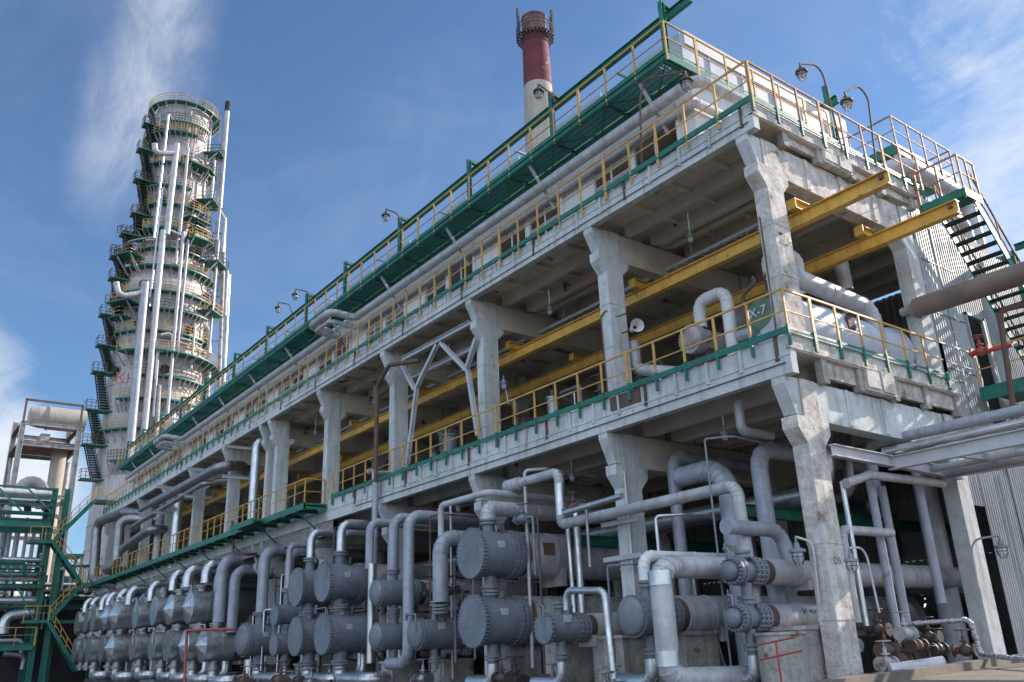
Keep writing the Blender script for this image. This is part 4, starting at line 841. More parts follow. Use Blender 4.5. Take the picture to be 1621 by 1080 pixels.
# red hose rack and frame
for (x0, y0, x1, y1, lab, sgn) in ((1238, 880, 1240, 1080, 'red T-shaped stand before the round concrete pier', 1),):
    t = thing('hose_stand', at(1235, 1080, 'y', -2.0), lab, 'stand'); a, c = at(1197, 1022, 'y', -2.0), at(1258, 1009, 'y', -2.0); MB().cyl(a, c, .017, 8).build('bar', 'red', t)
    a, c = at(1203, 1045, 'y', -2.0), at(1270, 1030, 'y', -2.0); MB().cyl(a, c, .017, 8).build('bar', 'red', t); a = at(1228, 1014, 'y', -2.0); MB().cyl((a.x, -2, .0), (a.x, -2, a.z), .022, 8).build('post', 'red', t)
P = [at(292, 1085, 'y', -2.6), at(296, 998, 'y', -2.6), at(372, 996, 'y', -2.6)]; pipe(P, .07, 'red', 'red pipe frame before the lower silver row', bands=0)
P = [at(368, 825, 'y', -1.1), at(369, 872, 'y', -1.1), at(388, 878, 'y', -1.1), at(430, 876, 'y', .5)]; pipe(P, .07, 'rust', 'brown drain pipe dropping from the green lower walkway', bands=0)
# column lamps
lamp([at(1297, 955, 'y', -.1), at(1286, 858, 'y', -.1), at(1259, 850, 'y', -.35)], 'caged work lamp on the left side of the corner column', 'steel', 1.25)
lamp([at(1392, 970, 'x', 1.2), at(1369, 866, 'x', 1.2), at(1344, 868, 'x', 1.2)], 'caged work lamp just right of the corner column', 'steel', 1.0)
lamp([at(1549, 930, 'y', 5.2), at(1535, 855, 'y', 5.2), at(1581, 848, 'y', 5.0)], 'caged work lamp on a hooked arm before the corrugated wall', 'steel', 1.1)
lamp([at(805, 640, 'y', .3), at(797, 598, 'y', .3), at(797, 596, 'y', .1)], 'small caged lamp on the third upper column', 'steel', 1.0)
# rusty stain panel, column marks
c0 = thing('column_marks', (.22, .3, 10), 'hand painted number 20 on the corner column', 'painted mark'); letters('20', (.215, .33, 10.35), (0, 1, 0), (0, 0, 1), .42, 'black', c0)
c0 = thing('column_marks', (.22, .3, 4), 'faded D5 painted low on the corner column', 'painted mark'); letters('D5', (.215, .33, 3.05), (0, 1, 0), (0, 0, 1), .22, 'vgrey', c0)
# inner ground-level framing and pipes
for i in range(10):
    x = -2.9-6.1*i; tag(MB().ibeam((x, 1.0, 4.6), (x, 12, 4.6), .2, .3, .02).build('pipe_rack_beam', 'green'), 'dark green rack beam inside the ground floor', 'beam', 'green rack beams inside the ground floor')
for i, (y, z, rr, m) in enumerate(((3.2, 5.0, .22, 'alu'), (4.2, 4.95, .14, 'aludark'), (5.0, 5.1, .3, 'lilacw'), (7.4, 4.9, .18, 'alu'), (8.6, 5.0, .26, 'aludark'), (9.6, 3.0, .3, 'aludark'), (10.8, 1.6, .4, 'aludark'), (8.0, 2.2, .25, 'lilacw'))):
    xr2 = .4 if i < 2 else -7-i; pipe([(-64, y, z), (xr2, y, z), (xr2, y+.01, max(0, z-3))] if i > 1 else [(-64, y, z), (-1.6, y, z), (-1.6, y+.3, 6.9)], rr, m, f'long pipe on the ground floor rack, {ORD[i]} from the open front' if i else 'long silver pipe on the ground floor rack nearest the open front', group='pipes on the ground floor rack', bands=2.5)
for i in range(9):
    x = -1.2-6.3*i; y = random.uniform(4, 9); pipe([(x, y, 0), (x, y, 6.2)], random.uniform(.12, .3), random.choice(['lilac', 'lilacw', 'aludark']), 'upright pipe deep inside the ground floor', group='upright pipes deep inside the ground floor')
for i in range(12):
    x = -4-5.2*i; y = 9.5; tag(MB().lathe((x, y, 2.0), (0, 1, 0), [(0, 0), (.1, .6), (.25, .75), (.25, .75), (2.8, .75), (2.9, 0)], 20).box((x-.6, y+.8, 0), (x+.6, y+1.1, 1.4)).build('storage_drum', 'aludark'), 'dull drum standing deep inside the ground floor', 'drum', 'drums deep inside the ground floor')
# roof platform beyond the cooler house
t = thing('roof_platform', (-1.6, 11, 13.7), 'raised green platform with a rusty rail at the right end of the roof', 'platform')
b = MB(); b.box((-1.0, 9.5, 16.75), (-3.2, 13.6, 16.82)); b.box((-1.0, 9.5, 16.6), (-1.05, 13.6, 16.95)); b.box((-1.0, 9.45, 16.6), (-3.2, 9.5, 16.95)); b.build('deck_plate', 'green', t)
railing(t, [(-2.6, 9.5), (-1.0, 9.5), (-1.0, 13.4), (-2.4, 13.4)], 16.9, 1.12, 1.1, rail='railrust', toe=None)
for (x, y) in ((-1.1, 9.6), (-1.1, 13.4), (-3.0, 9.6), (-3.0, 13.4)): MB().ibeam((x, y, 13.3), (x, y, 16.7), .16, .16, .015).build('leg', 'steel', t)
MB().bar((-1.05, 9.6, 14.5), (-1.05, 11.3, 16.6), .12).build('brace', 'green', t)
for i, (x, z, rr) in enumerate(((-.75, 15.9, .26), (-1.35, 15.35, .22), (-.75, 14.7, .2))): pipe([(-4, 9.0+i*.25, z), (x, 9.0+i*.25, z), (x, 13.2-i*.3, z), (x, 13.2-i*.3, 13.3)], rr, 'lilacw', ('upper', 'middle', 'lower')[i]+' pale pipe under the raised roof platform', bend=1.8, group='pipes under the raised roof platform')
tag(MB().box((-2.2, 9.8, 13.7), (-2.4, 14, 16.5)).build('cooler_wall', 'panelw'), 'pale cooler wall under the raised roof platform', 'wall')
a = at(1302, 165, 'y', 8.2)
mo = thing('monorail', (-1.4, 8.2, 14), 'green monorail stub on a post above the roof end', 'monorail beam'); A_ = at(1326, 160, 'y', 8.2); MB().ibeam(at(1326, 156, 'y', 8.2), at(1295, 178, 'y', 8.2), .16, .3, .02, (0, 0, 1)).build('beam', 'green', mo); MB().ibeam((a.x+.2, 8.2, 13.7), (a.x+.2, 8.2, a.z+.6), .16, .16, .02).build('post', 'green', mo)
# ---------------------------------------------------------------- far: distillation tower
XT = -110.
def tz(py, px=None): return at(292+(py-195)*-.094 if px is None else px, py, 'x', XT).z
c0 = at(290, 200, 'x', XT); c1 = at(243, 690, 'x', XT); TC = Vector((XT, (c0.y+c1.y)/2-.2, 0))
def tr(px): return px*((Vector((XT, TC.y, 60))-CP).dot(fw))/F
tw = thing('distillation_tower', TC, 'tall pale distillation tower ringed with green platforms and pipes', 'distillation tower')
R0, R1 = tr(44), tr(67)
zt_, zm, zn = tz(190), tz(400), tz(478)
b = MB().lathe(TC, (0, 0, 1), [(0, R1), (zn, R1), (zn, R1), (zm, R0*1.04), (zm, R0*1.04), (zt_, R0), (zt_, R0)]+[(zt_+R0*.45*math.sin(a*math.pi/12), R0*math.cos(a*math.pi/12)) for a in range(1, 7)], 48)
for k in range(26):
    z = zt_-2-k*3.1; rr = R0 if z > zm else (R1 if z < zn else R0+(R1-R0)*(zm-z)/(zm-zn)); b.lathe(TC+Vector((0, 0, z)), (0, 0, 1), [(0, rr), (0, rr+.07), (0, rr+.07), (.12, rr+.07), (.12, rr)], 40)
b.build('shell', 'tower', tw)
rng = random.Random(5)
SG = 1
pys = [192, 222, 240, 286, 322, 350, 392, 420, 452, 492, 520, 552, 585, 620, 655, 700, 748]
fpa = math.atan2(CP.y-TC.y, CP.x-TC.x)      # azimuth towards the viewer
vr = math.sin(fpa), -math.cos(fpa)
for k, py in enumerate(pys):
    z = tz(py); rr = R0*1.04 if z > zm else (R1 if z < zn else R0+(R1-R0)*(zm-z)/(zm-zn)); wd = 1.25 if k % 2 == 0 else .95
    a0, a1 = (fpa-2.6, fpa+2.6) if k == 0 else (fpa+rng.choice((-2.3, -1.5, -.7, -.3)), fpa+rng.choice((2.3, 1.6, .9, .4))); wd *= rng.choice((1, 1.5, .8))
    n = 40; V_ = []; 
    for i in range(n+1):
        a = a0+(a1-a0)*i/n; c_, s_ = math.cos(a), math.sin(a)
        for q, h in ((rr+.05, .06), (rr+wd, .06), (rr+wd, .26), (rr+.05, .26)): V_.append((TC.x+c_*q, TC.y+s_*q, z+h))
    o = MB().add(V_, [(4*i+j, 4*i+(j+1) % 4, 4*i+4+(j+1) % 4, 4*i+4+j) for i in range(n) for j in range(4)]).build('platform', 'green', tw)
    b = MB(); q = rr+wd-.04
    arc = [Vector((TC.x+math.cos(a0+(a1-a0)*i/36)*q, TC.y+math.sin(a0+(a1-a0)*i/36)*q, z)) for i in range(37)]
    for h in (.35, .75, 1.2): b.tube([p+Vector((0, 0, h+.3)) for p in arc], .045, 5)
    for p in arc[::2]: b.bar(p+Vector((0, 0, .2)), p+Vector((0, 0, 1.5)), .07)
    b.build('railing', 'yellow' if k % 3 == 2 else ('rust' if k % 3 else 'yellow'), o)
    for i in range(0, 37, 2): p = arc[i]; pin = TC+(p-Vector((TC.x, TC.y, z)))*(rr/q); pin.z = z-1.5; MB().bar(p, pin, .12).build('bracket', 'shell', o)
    if k in (3, 5, 7, 9, 11, 13, 15):
        for da in rng.sample([-.9, -.45, .15, .6, .95], 2):
            a = fpa+da; d_ = Vector((math.cos(a), math.sin(a), 0)); c_ = TC+d_*rr+Vector((0, 0, z+1.2)); MB().cyl(c_-d_*.1, c_+d_*.45, .5, 16).cyl(c_+d_*.35, c_+d_*.5, .62, 16).build('manway', 'dark', tw)
for i in range(9):                          # process lines strapped round the shell
    a = fpa+SG*rng.uniform(-.5, 1.5); z0 = rng.uniform(zn-12, zt_-12); z1 = min(zt_-1, z0+rng.uniform(6, 22)); q = R1+rng.uniform(.5, 1.3) if z0 < zm else R0+rng.uniform(.4, .9)
    p = Vector((TC.x+math.cos(a)*q, TC.y+math.sin(a)*q, z0)); rr = rng.uniform(.1, .2); p2 = Vector((TC.x+math.cos(a)*(q-1.6), TC.y+math.sin(a)*(q-1.6), z1))
    pipe([p, Vector((p.x, p.y, z1)), p2], rr, rng.choice(['lilacw', 'tower', 'alu', 'shell']), None, parent=tw, bands=4, name='riser_pipe')
for i in range(14):
    a = fpa+rng.uniform(-1.2, 1.3); z0 = rng.uniform(zn-14, zt_-3); rr = (R0 if z0 > zm else R1)+.5; n = 14; da = rng.uniform(.5, 1.1)
    MB().tube([Vector((TC.x+math.cos(a+da*k/n)*rr, TC.y+math.sin(a+da*k/n)*rr, z0)) for k in range(n+1)], rng.uniform(.1, .2), 8).build('ring_pipe', rng.choice(['lilacw', 'shell', 'tower']), tw)
for py in (330, 400, 470, 540):
    for px in (352, 362): A_ = at(px, py, 'x', XT+3); MB().bar(A_, Vector((TC.x+2, TC.y+R0*.6, A_.z-.6)), .16).build('pipe_bracket', 'shell', tw)
for k in range(15):                          # box balconies with rails and knee braces
    a = fpa+rng.choice((-1.15, -.8, -.3, .2, .6, .9, 1.15))+rng.uniform(-.1, .1); z = rng.uniform(zn-10, zt_-4); q = (R0 if z > zm else R1)
    d_ = Vector((math.cos(a), math.sin(a), 0)); e_ = Vector((-d_.y, d_.x, 0)); wv_, dp_ = rng.uniform(1.0, 2.2), rng.uniform(1.5, 2.6); c_ = TC+Vector((0, 0, z))
    o = MB().bar(c_+d_*(q-.3), c_+d_*(q+dp_), wv_*2, .18).build('balcony', 'green', tw); b = MB(); cs = [c_+d_*q+e_*wv_, c_+d_*(q+dp_)+e_*wv_, c_+d_*(q+dp_)-e_*wv_, c_+d_*q-e_*wv_]
    for u_, v_ in zip(cs, cs[1:]):
        for h in (.6, 1.2): b.bar(u_+Vector((0, 0, h)), v_+Vector((0, 0, h)), .07)
        for f_ in (0, .5, 1): m_ = u_+(v_-u_)*f_; b.bar(m_, m_+Vector((0, 0, 1.2)), .07)
    b.build('railing', rng.choice(['yellow', 'rust']), o)
    for sg in (1, -1): MB().bar(c_+d_*(q+dp_*.9)+e_*wv_*.8*sg, c_+d_*(q-.1)+e_*wv_*.8*sg-Vector((0, 0, 2.2)), .14).build('knee_brace', 'tower', o)
    if k % 2: MB().cyl(c_+d_*(q-.2)+Vector((0, 0, 1)), c_+d_*(q+.7)+Vector((0, 0, 1)), .35, 14).build('nozzle', 'shell', tw)
# zigzag stair on the left limb
lv = [(226, 198), (217, 238), (212, 286), (207, 340), (190, 372), (174, 408), (172, 442), (157, 500), (152, 548), (145, 590), (134, 650), (128, 705), (125, 760)]
XS = XT+2
prev = None
for i, (px, py) in enumerate(lv):
    p = at(px, py, 'x', XS); q = at(px+22, py-1, 'x', XS); q.z = p.z
    o = MB().box((XS-.9, p.y, p.z), (XS+.9, q.y+2.2, p.z+.18)).build('stair_landing', 'green', tw)
    b = MB()
    for h in (.5, 1.0, 1.35): b.bar((XS+.85, p.y, p.z+h), (XS+.85, q.y, p.z+h), .06); b.bar((XS-.85, p.y, p.z+h), (XS+.85, p.y, p.z+h), .06)
    for t_ in range(4): y_ = p.y+(q.y-p.y)*t_/3; b.bar((XS+.85, y_, p.z), (XS+.85, y_, p.z+1.4), .07)
    b.build('railing', 'rust', o)
    if prev is not None:
        top = prev; A_ = Vector((XS+.5, top.y+.5, top.z)); L_ = p.z-top.z; B_ = Vector((XS+.5, min(q.y, top.y+1.6)+.2, p.z+.2)); b = MB()
        for sx in (0, -1.0): b.bar(A_+Vector((sx, 0, 0)), B_+Vector((sx, 0, 0)), .05, .15); b.bar(A_+Vector((sx, 1.0, 0)), B_+Vector((sx, 1.0, 0)), .05, .12)
        for s_ in range(1, 14): c_ = A_+(B_-A_)*(s_/14); b.box((c_.x-1.0, c_.y, c_.z), (c_.x, c_.y+1.0, c_.z+.05))
        b.build('stair_flight', 'tread', tw)
    prev = p
# tower pipes, traced as vertical runs in front of the shell
TP = [((280, 228), (264, 372), 4.6, 'lilacw'), ((258, 365), (228, 690), 4.8, 'lilacw'), ((229, 447), (205, 730), 6.2, 'lilac'), ((290, 367), (265, 660), 2.6, 'lilacw'), ((298, 235), (285, 370), 2, 'lilacw'), ((360, 172), (348, 330), 3.6, 'lilacw'), ((354, 345), (346, 690), 3.0, 'shell'), ((362, 435), (351, 690), 2.6, 'alu'), ((325, 347), (312, 475), 5.4, 'lilacw'), ((343, 350), (338, 500), 2.6, 'shell'), ((340, 240), (333, 330), 3, 'lilacw'), ((328, 240), (322, 310), 2, 'lilacw'), ((320, 520), (311, 640), 5.4, 'lilac'), ((307, 560), (300, 640), 5, 'lilac'), ((298, 380), (280, 560), 2.2, 'lilac'), ((250, 555), (243, 660), 2.2, 'lilac'), ((252, 610), (248, 690), 3, 'shell'), ((330, 575), (326, 640), 5, 'lilac'), ((275, 655), (272, 690), 3, 'alu'), ((349, 190), (343, 300), 1.8, 'shell')]
for i, (a, c, rp, m) in enumerate(TP):
    XF = XT+R1+1.2 if 215 < a[0] < 300 else XT+3
    A_, B_ = at(*a, 'x', XF), at(*c, 'x', XF); y_ = (A_.y+B_.y)/2; A_.y = y_+(A_.y-y_)*.8; B_.y = y_-(y_-B_.y)*.8; pipe([B_, A_], msize(A_, rp), m, None, parent=tw, bands=6, name='riser_pipe')
for pl, rp in ((((245, 228), (246, 243), (278, 243)), 4.5), (((184, 447), (188, 470), (228, 463)), 4.5), (((312, 520), (328, 516), (330, 560)), 5), (((255, 530), (273, 527), (272, 555), (249, 556), (246, 600)), 2.2), (((335, 405), (360, 430), (356, 500)), 2.5), (((345, 330), (356, 348), (352, 400)), 3), (((270, 365), (292, 375), (300, 350)), 2.2)):
    P = [at(*p, 'x', XT+R1+1.2 if p[0] < 300 else XT+4) for p in pl]; pipe(P, msize(P[0], rp), 'lilacw', None, parent=tw, bands=0, name='crossover_pipe')
for (px, py, rp) in ((310, 187, 11),): P0 = at(px, py, 'x', XT+2); MB().lathe(P0-Vector((0, 3, 0)), (0, 1, 0), [(0, 0), (.3, .9), (1, 1.15), (4.4, 1.15), (5.2, .8), (5.4, 0)], 20).build('top_drum', 'lilacw', tw)
b = MB(); A_ = at(360, 172, 'x', XT+3); b.cyl(A_-Vector((0, 0, .5)), A_+Vector((0, 0, 1.2)), .42, 12); b.build('vent_tip', 'dark', tw)
letters('КН', at(200, 600, 'x', XT+R1+.9), (vr[0]*-1, vr[1]*-1, 0), (0, 0, 1), 2.0, 'red', tw)
for i, (px, py) in enumerate(((283, 170), (230, 182), (186, 355), (175, 385))): P0 = at(px, py+14, 'x', XS); P1 = at(px, py, 'x', XS); lamp([P0, P1, P1+Vector((0, 1.2, -.2))], ('lamp on a thin mast at the very top of the tower', 'lamp mast at the top left landing of the tower', 'upper of two lamp masts on the tower stair', 'lower of two lamp masts on the tower stair')[i], s=3.2)
# chimney
XC = -60.; q0 = at(847, 32, 'x', XC); q1 = at(852, 180, 'x', XC); CC = Vector((XC, (q0.y+q1.y)/2, 0)); H = q0.z; dpx = ((Vector((XC, CC.y, H))-CP).dot(fw))/F
ch = thing('chimney', CC, 'tall red and white chimney rising behind the roof', 'chimney'); zz = [at(848, y, 'x', XC).z for y in (60, 138)]; rt_, rb_ = dpx*19.5, dpx*27
rad = lambda z: rt_+(rb_-rt_)*(H-z)/(H-45)
MB().lathe(CC, (0, 0, 1), [(zz[0], rad(zz[0])*.98), (H-.3, rt_*1.02), (H-.3, rt_*1.05), (H, rt_*1.05), (H, rt_*.85), (H-3, rt_*.8)], 36).build('cap', 'chimtop', ch)
MB().lathe(CC, (0, 0, 1), [(zz[1], rad(zz[1])), (zz[0], rad(zz[0]))], 36).build('red_band', 'redwhite', ch); MB().lathe(CC, (0, 0, 1), [(0, rad(0)), (zz[1], rad(zz[1]))], 36).build('white_shaft', 'chimw', ch)
b = MB(); z = at(848, 63, 'x', XC).z; rr = rad(z)+.75
for h in (0, 1.0, 1.6): b.tube([Vector((CC.x+math.cos(i*math.pi/14)*rr, CC.y+math.sin(i*math.pi/14)*rr, z+h)) for i in range(29)], .05, 5, False)
for i in range(28): a = i*math.pi/14; p = Vector((CC.x+math.cos(a)*rr, CC.y+math.sin(a)*rr, z)); b.bar(p, p+Vector((0, 0, 1.6)), .05); b.bar(p, (CC.x+math.cos(a)*(rr-1), CC.y+math.sin(a)*(rr-1), z-1.6), .07)
for i in range(28): a = i*math.pi/14+.02; b.bar((CC.x+math.cos(a)*rr, CC.y+math.sin(a)*rr, z), (CC.x+math.cos(a)*(rr-1), CC.y+math.sin(a)*(rr-1), z), .3, .06)
b.build('gallery', 'darksteel', ch)
for a in (fpa+1.5, fpa-1.5, fpa+.9): p = Vector((CC.x+math.cos(a)*rr, CC.y+math.sin(a)*rr, z)); MB().bar(p, p+Vector((0, 0, 4.2)), .28).build('antenna', 'darksteel', ch)
# ---------------------------------------------------------------- far left: green stair tower and pipe rack
XR_ = -66.3
gs = thing('stair_tower', (XR_, -3, 0), 'green zigzag stair tower at the far end of the building', 'stair tower')
ya = at(90, 900, 'x', XR_).y; yb = at(150, 930, 'x', XR_).y
for y in (ya, ya-.9): MB().ibeam((XR_, y, 0), (XR_, y, 15.3), .4, .4, .04).build('post', 'green', gs)
for y in (yb+.3,): MB().ibeam((XR_, y, 0), (XR_, y, 7.6), .25, .25, .03).build('post', 'green', gs)
nodes = [(150, 793), (84, 858), (130, 925), (76, 984), (122, 1062)]
N3 = [at(*p, 'x', XR_+.6) for p in nodes]
for i, (p, q) in enumerate(zip(N3, N3[1:])):
    b = MB(); b.bar(p, q, .1, .28, (0, 0, 1)); b.bar(p-Vector((1.1, 0, 0)), q-Vector((1.1, 0, 0)), .1, .28); b.build('stringer', 'green', gs)
    b = MB()
    for k in range(1, 15): c_ = p+(q-p)*(k/15); b.box((c_.x-1.1, c_.y-.14, c_.z-.02), (c_.x, c_.y+.14, c_.z+.02))
    b.build('treads', 'green', gs)
    b = MB()
    for h in (.55, 1.05): b.bar(p+Vector((0, 0, h)), q+Vector((0, 0, h)), .05)
    for k in range(6): c_ = p+(q-p)*(k/5); b.bar(c_, c_+Vector((0, 0, 1.05)), .05)
    b.build('handrail', 'yellow', gs)
for i, p in enumerate(N3[:4]):
    ln_ = -1.7 if i in (1, 3) else 1.6
    MB().box((p.x-1.2, p.y, p.z-.12), (p.x+.1, p.y+ln_, p.z+.12)).build('landing', 'green', gs)
    railing(gs, [(p.x+.05, p.y, p.z+.1), (p.x+.05, p.y+ln_, p.z+.1)], p.z, 1.05, .8, toe=None)
MB().ibeam((XR_, ya, N3[3].z), (XR_, yb+1, N3[3].z), .2, .25, .03).build('beam', 'green', gs); MB().ibeam((XR_, ya, 9.2), (XR_, yb+1, 9.2), .15, .2, .03).build('beam', 'green', gs)
pr = thing('pipe_rack', (XR_, -9, 0), 'green steel pipe rack filling the far left edge', 'pipe rack')
def zz_(py, px=30): return at(px, py, 'x', XR_).z
y0_ = at(-60, 900, 'x', XR_).y; y1_ = ya-.9
for (py, h, m) in ((772, .12, 'green'), (788, .1, 'green'), (800, .12, 'green'), (812, .15, 'green'), (829, .6, 'green'), (895, .12, 'green'), (907, .14, 'green'), (928, .25, 'green'), (960, .15, 'green'), (1024, .5, 'green')):
    MB().ibeam((XR_+.3, y0_, zz_(py)), (XR_+.3, y1_, zz_(py)), .25, h, .04).build('beam', m, pr)
    MB().ibeam((XR_-3.3, y0_, zz_(py)), (XR_-3.3, y1_, zz_(py)), .25, h, .04).build('beam', m, pr)
for y in (y1_, y1_-6, y1_-11):
    for x in (XR_-3.3,): MB().ibeam((x, y, 0), (x, y, 15.8), .35, .35, .04).build('post', 'green', pr)
zt1, zt2 = zz_(772), zz_(812)
for k in range(4): ya_ = y1_-k*2.1; MB().bar((XR_+.35, ya_, zt2), (XR_+.35, ya_-2.1, zt1) if k % 2 == 0 else (XR_+.35, ya_-2.1, zt1), .12).build('brace', 'green', pr)
for k in range(3): ya_ = y1_-k*2.6; MB().bar((XR_+.35, ya_, zz_(990)), (XR_+.35, ya_-2.6, zz_(900)), .1).build('brace', 'green', pr)
for x in range(6): MB().ibeam((XR_+.3, y1_-x*1.7, zz_(822)), (XR_-3.3, y1_-x*1.7, zz_(822)), .16, .22, .02).build('cross_beam', 'green', pr)
for i, (py, rp, m) in enumerate(((886, 4, 'alu'), (909, 4, 'alu'), (951, 5, 'alu'), (791, 3, 'lilacw'), (780, 6, 'lilacw'), (918, 3, 'shell'))):
    p = at(30, py, 'x', XR_-.9); pipe([(p.x, y0_, p.z), (p.x, y1_+.2, p.z)], msize(p, rp), m, f'long pipe lying on the green pipe rack, {ORD[i]} of the stack' if i else 'bright silver pipe lying on the green pipe rack just below the thick beam', group='pipes on the green rack', bands=3)
for i, (x0, yt, yb_, rp) in enumerate(((8, 830, 905, 4.5), (17, 830, 905, 4.2), (30, 830, 905, 4), (44, 830, 905, 2.5), (55, 838, 905, 3), (62, 870, 1000, 2.5), (100, 900, 990, 3.5))):
    p, q = at(x0, yt, 'x', XR_-5), at(x0, yb_, 'x', XR_-5); pipe([(p.x, p.y, q.z), (p.x, p.y, p.z)], msize(p, rp), 'lilacw', 'pale upright pipe behind the green rack', group='upright pipes behind the green rack', bands=2)
pipe([at(5, 1003, 'x', XR_-1), at(8, 975, 'x', XR_-1), at(60, 970, 'x', XR_-1)], .38, 'alu', 'bright silver elbow pipe low in the green rack')
pipe([at(32, 800, 'x', XR_-6), at(34, 762, 'x', XR_-6), at(68, 764, 'x', XR_-6), at(66, 805, 'x', XR_-6)], .5, 'chimw', 'beige inverted U pipe above the green rack', bend=2)
pipe([at(35, 1060, 'x', XR_-1), at(40, 1038, 'x', XR_-1), at(5, 1036, 'x', XR_-1)], .2, 'aludark', 'dark elbow pipe at the bottom of the green rack')
railing(pr, [(XR_+.5, y1_, zz_(1018)), (XR_+.5, y0_, zz_(1018))], 0, 1.1, 1.5, toe=None)
tag(MB().box((XR_-4, y0_-20, 0), (XR_-4.3, y1_+12, 7)).build('shade_backdrop', 'dark'), 'dark low sheet painted as the shade behind the green rack', 'wall')  # backdrop coloured near-black to stand in for shade behind the rack
# drum frame
XD = -88.
df = thing('drum_frame', at(70, 780, 'x', XD), 'tall steel frame carrying a beige horizontal drum left of the tower', 'steel frame')
def fb(a, c, w_, m='steel', dx=0, dx2=None, nm='beam'): 
    dx2 = dx if dx2 is None else dx2; p, q = at(*a, 'x', XD), at(*c, 'x', XD); p.x += dx; q.x += dx2; MB().ibeam(p, q, w_, w_, .05, (1, 0, 0)).build(nm, m, df)
pL, pR = at(37, 667, 'x', XD), at(126, 680, 'x', XD)
yl, yr_, ztp = pL.y, pR.y, (pL.z+pR.z)/2
for x in (XD, XD-6.5):
    for y in (yl, yr_): MB().ibeam((x, y, 0), (x, y, ztp+ (0 if x == XD else 1.5)), .5, .5, .05).build('post', 'shell', df)
    for z in (ztp, ztp-2.2, ztp-7.5, ztp-11): MB().ibeam((x, yl, z), (x, yr_, z), .3, .4, .04).build('beam', 'shell', df)
for y in (yl, yr_):
    for z in (ztp, ztp-2.2, ztp-7.5): MB().ibeam((XD, y, z), (XD-6.5, y, z), .3, .35, .04).build('beam', 'rust', df)
    MB().bar((XD, y, ztp-7.5), (XD-6.5, y, ztp-11), .3).build('brace', 'shell', df); MB().bar((XD-6.5, y, ztp-2.4), (XD-3, y, ztp-7.5), .25).build('brace', 'shell', df)
MB().box((XD-.3, yl, ztp-2.0), (XD-6.3, yr_, ztp-1.7)).build('deck_plate', 'chimtop', df)
MB().box((XD-1.5, yl+2.0, ztp-1.7), (XD-4.8, yr_-2.5, ztp-.6)).build('saddle', 'shell', df)
z = ztp+1.25; A_ = Vector((XD-2.0, yl+.6, z)); tag(MB().lathe(A_, (0, 1, 0), [(0, 0), (0, .55), (.1, .95), (.9, 1.15), (.9, 1.15), (1.8, 1.2), (1.8, 1.35), (1.9, 1.35), (1.9, 1.25), ((yr_-yl)*1.02, 1.25), ((yr_-yl)*1.02, 0)], 32).build('horizontal_drum', 'chimw'), 'beige horizontal drum on top of the tall steel frame', 'drum')
b = MB()
for yy_ in (yl, yr_): b.bar((XD, yy_, ztp), (XD, yy_, ztp+2.6), .2)
for h in (2.5,): b.bar((XD, yl, ztp+h), (XD, yr_, ztp+h), .2)
b.build('railing', 'rust', df)
q = at(98, 690, 'x', XD-3); tag(MB().cyl((q.x, q.y, 0), (q.x, q.y, ztp-2), .75, 20).build('downcomer_pipe', 'chimw'), 'thick beige pipe descending inside the tall steel frame', 'pipe')
for i, (px, m) in enumerate(((103, 'steel'), (110, 'shell'))): q = at(px, 720, 'x', XD-4); tag(MB().cyl((q.x, q.y, 0), (q.x, q.y, ztp-3), .28, 12).build('pipe', m), ('slim grey pipe', 'slim brown pipe')[i]+' beside the thick beige pipe in the steel frame', 'pipe')
# filling low far structures
random.seed(21)
for i in range(10):
    y = -8+i*4.2; x = -96-random.uniform(0, 14); h = random.uniform(9, 17)
    t = thing('distant_plant_unit', (x, y, 0), 'distant steel process frame seen between the rack and the tower', 'steel frame', 'distant process frames')
    for (dx, dy) in ((0, 0), (3.5, 0), (0, 3.5), (3.5, 3.5)): MB().ibeam((x+dx, y+dy, 0), (x+dx, y+dy, h), .3, .3, .04).build('post', 'shell', t)
    for z in (h*.35, h*.65, h-.3): MB().box((x-.2, y-.2, z), (x+3.7, y+3.7, z+.25)).build('floor', random.choice(['green', 'shell', 'steel']), t)
    MB().cyl((x+1.8, y+1.8, 0), (x+1.8, y+1.8, h*.9), random.uniform(.6, 1.3), 18).build('vertical_drum', random.choice(['lilacw', 'tower', 'shell']), t)

# ---------------------------------------------------------------- small wear and wiring on the frame
random.seed(31)
for li, (zs, zt) in enumerate(((6.92, 7.8), (13.02, 13.72))):
    x = .1; k = 0
    while x > (-21 if li == 0 else -46):
        b = MB(); b.box((x-.03, YF-.035, zt-.52), (x+.03, YF+.02, zt+.05)); b.box((x-.05, YF-.04, zt-.55), (x+.05, YF+.0, zt-.50)); b.build('anchor_strap', 'conc' if k % 4 else 'rust', bld); x -= 1.02+random.uniform(-.05, .05); k += 1
def cable(pts, r, lab, m='darksteel'):
    tag(MB().tube(fillet(pts, .15, 3), r, 6).build('cable', m), lab, 'cable', 'cables and conduits on the frame')
cable([(-28, YF-.03, 13.2), (-12, YF-.03, 13.17), (.3, YF-.03, 13.22)], .014, 'thin dark cable clipped along the upper fascia')
cable([(-20, YF-.03, 7.15), (-9, YF-.03, 7.12), (.3, YF-.03, 7.16)], .014, 'thin dark cable clipped along the lower fascia')
cable([(-5.75, -.03, 7.9), (-5.78, -.03, 10.4), (-5.5, -.03, 10.55), (-5.4, .2, 10.3), (-5.4, .6, 10.5)], .02, 'dark cable looping up the second upper column', 'rust')
cable([(-5.33, -.02, 0), (-5.36, -.02, 5.9)], .03, 'pale conduit running up the second lower column', 'panelw')
cable([(-.15, -.03, 7.9), (-.12, -.03, 11.0)], .015, 'thin conduit on the corner upper column')
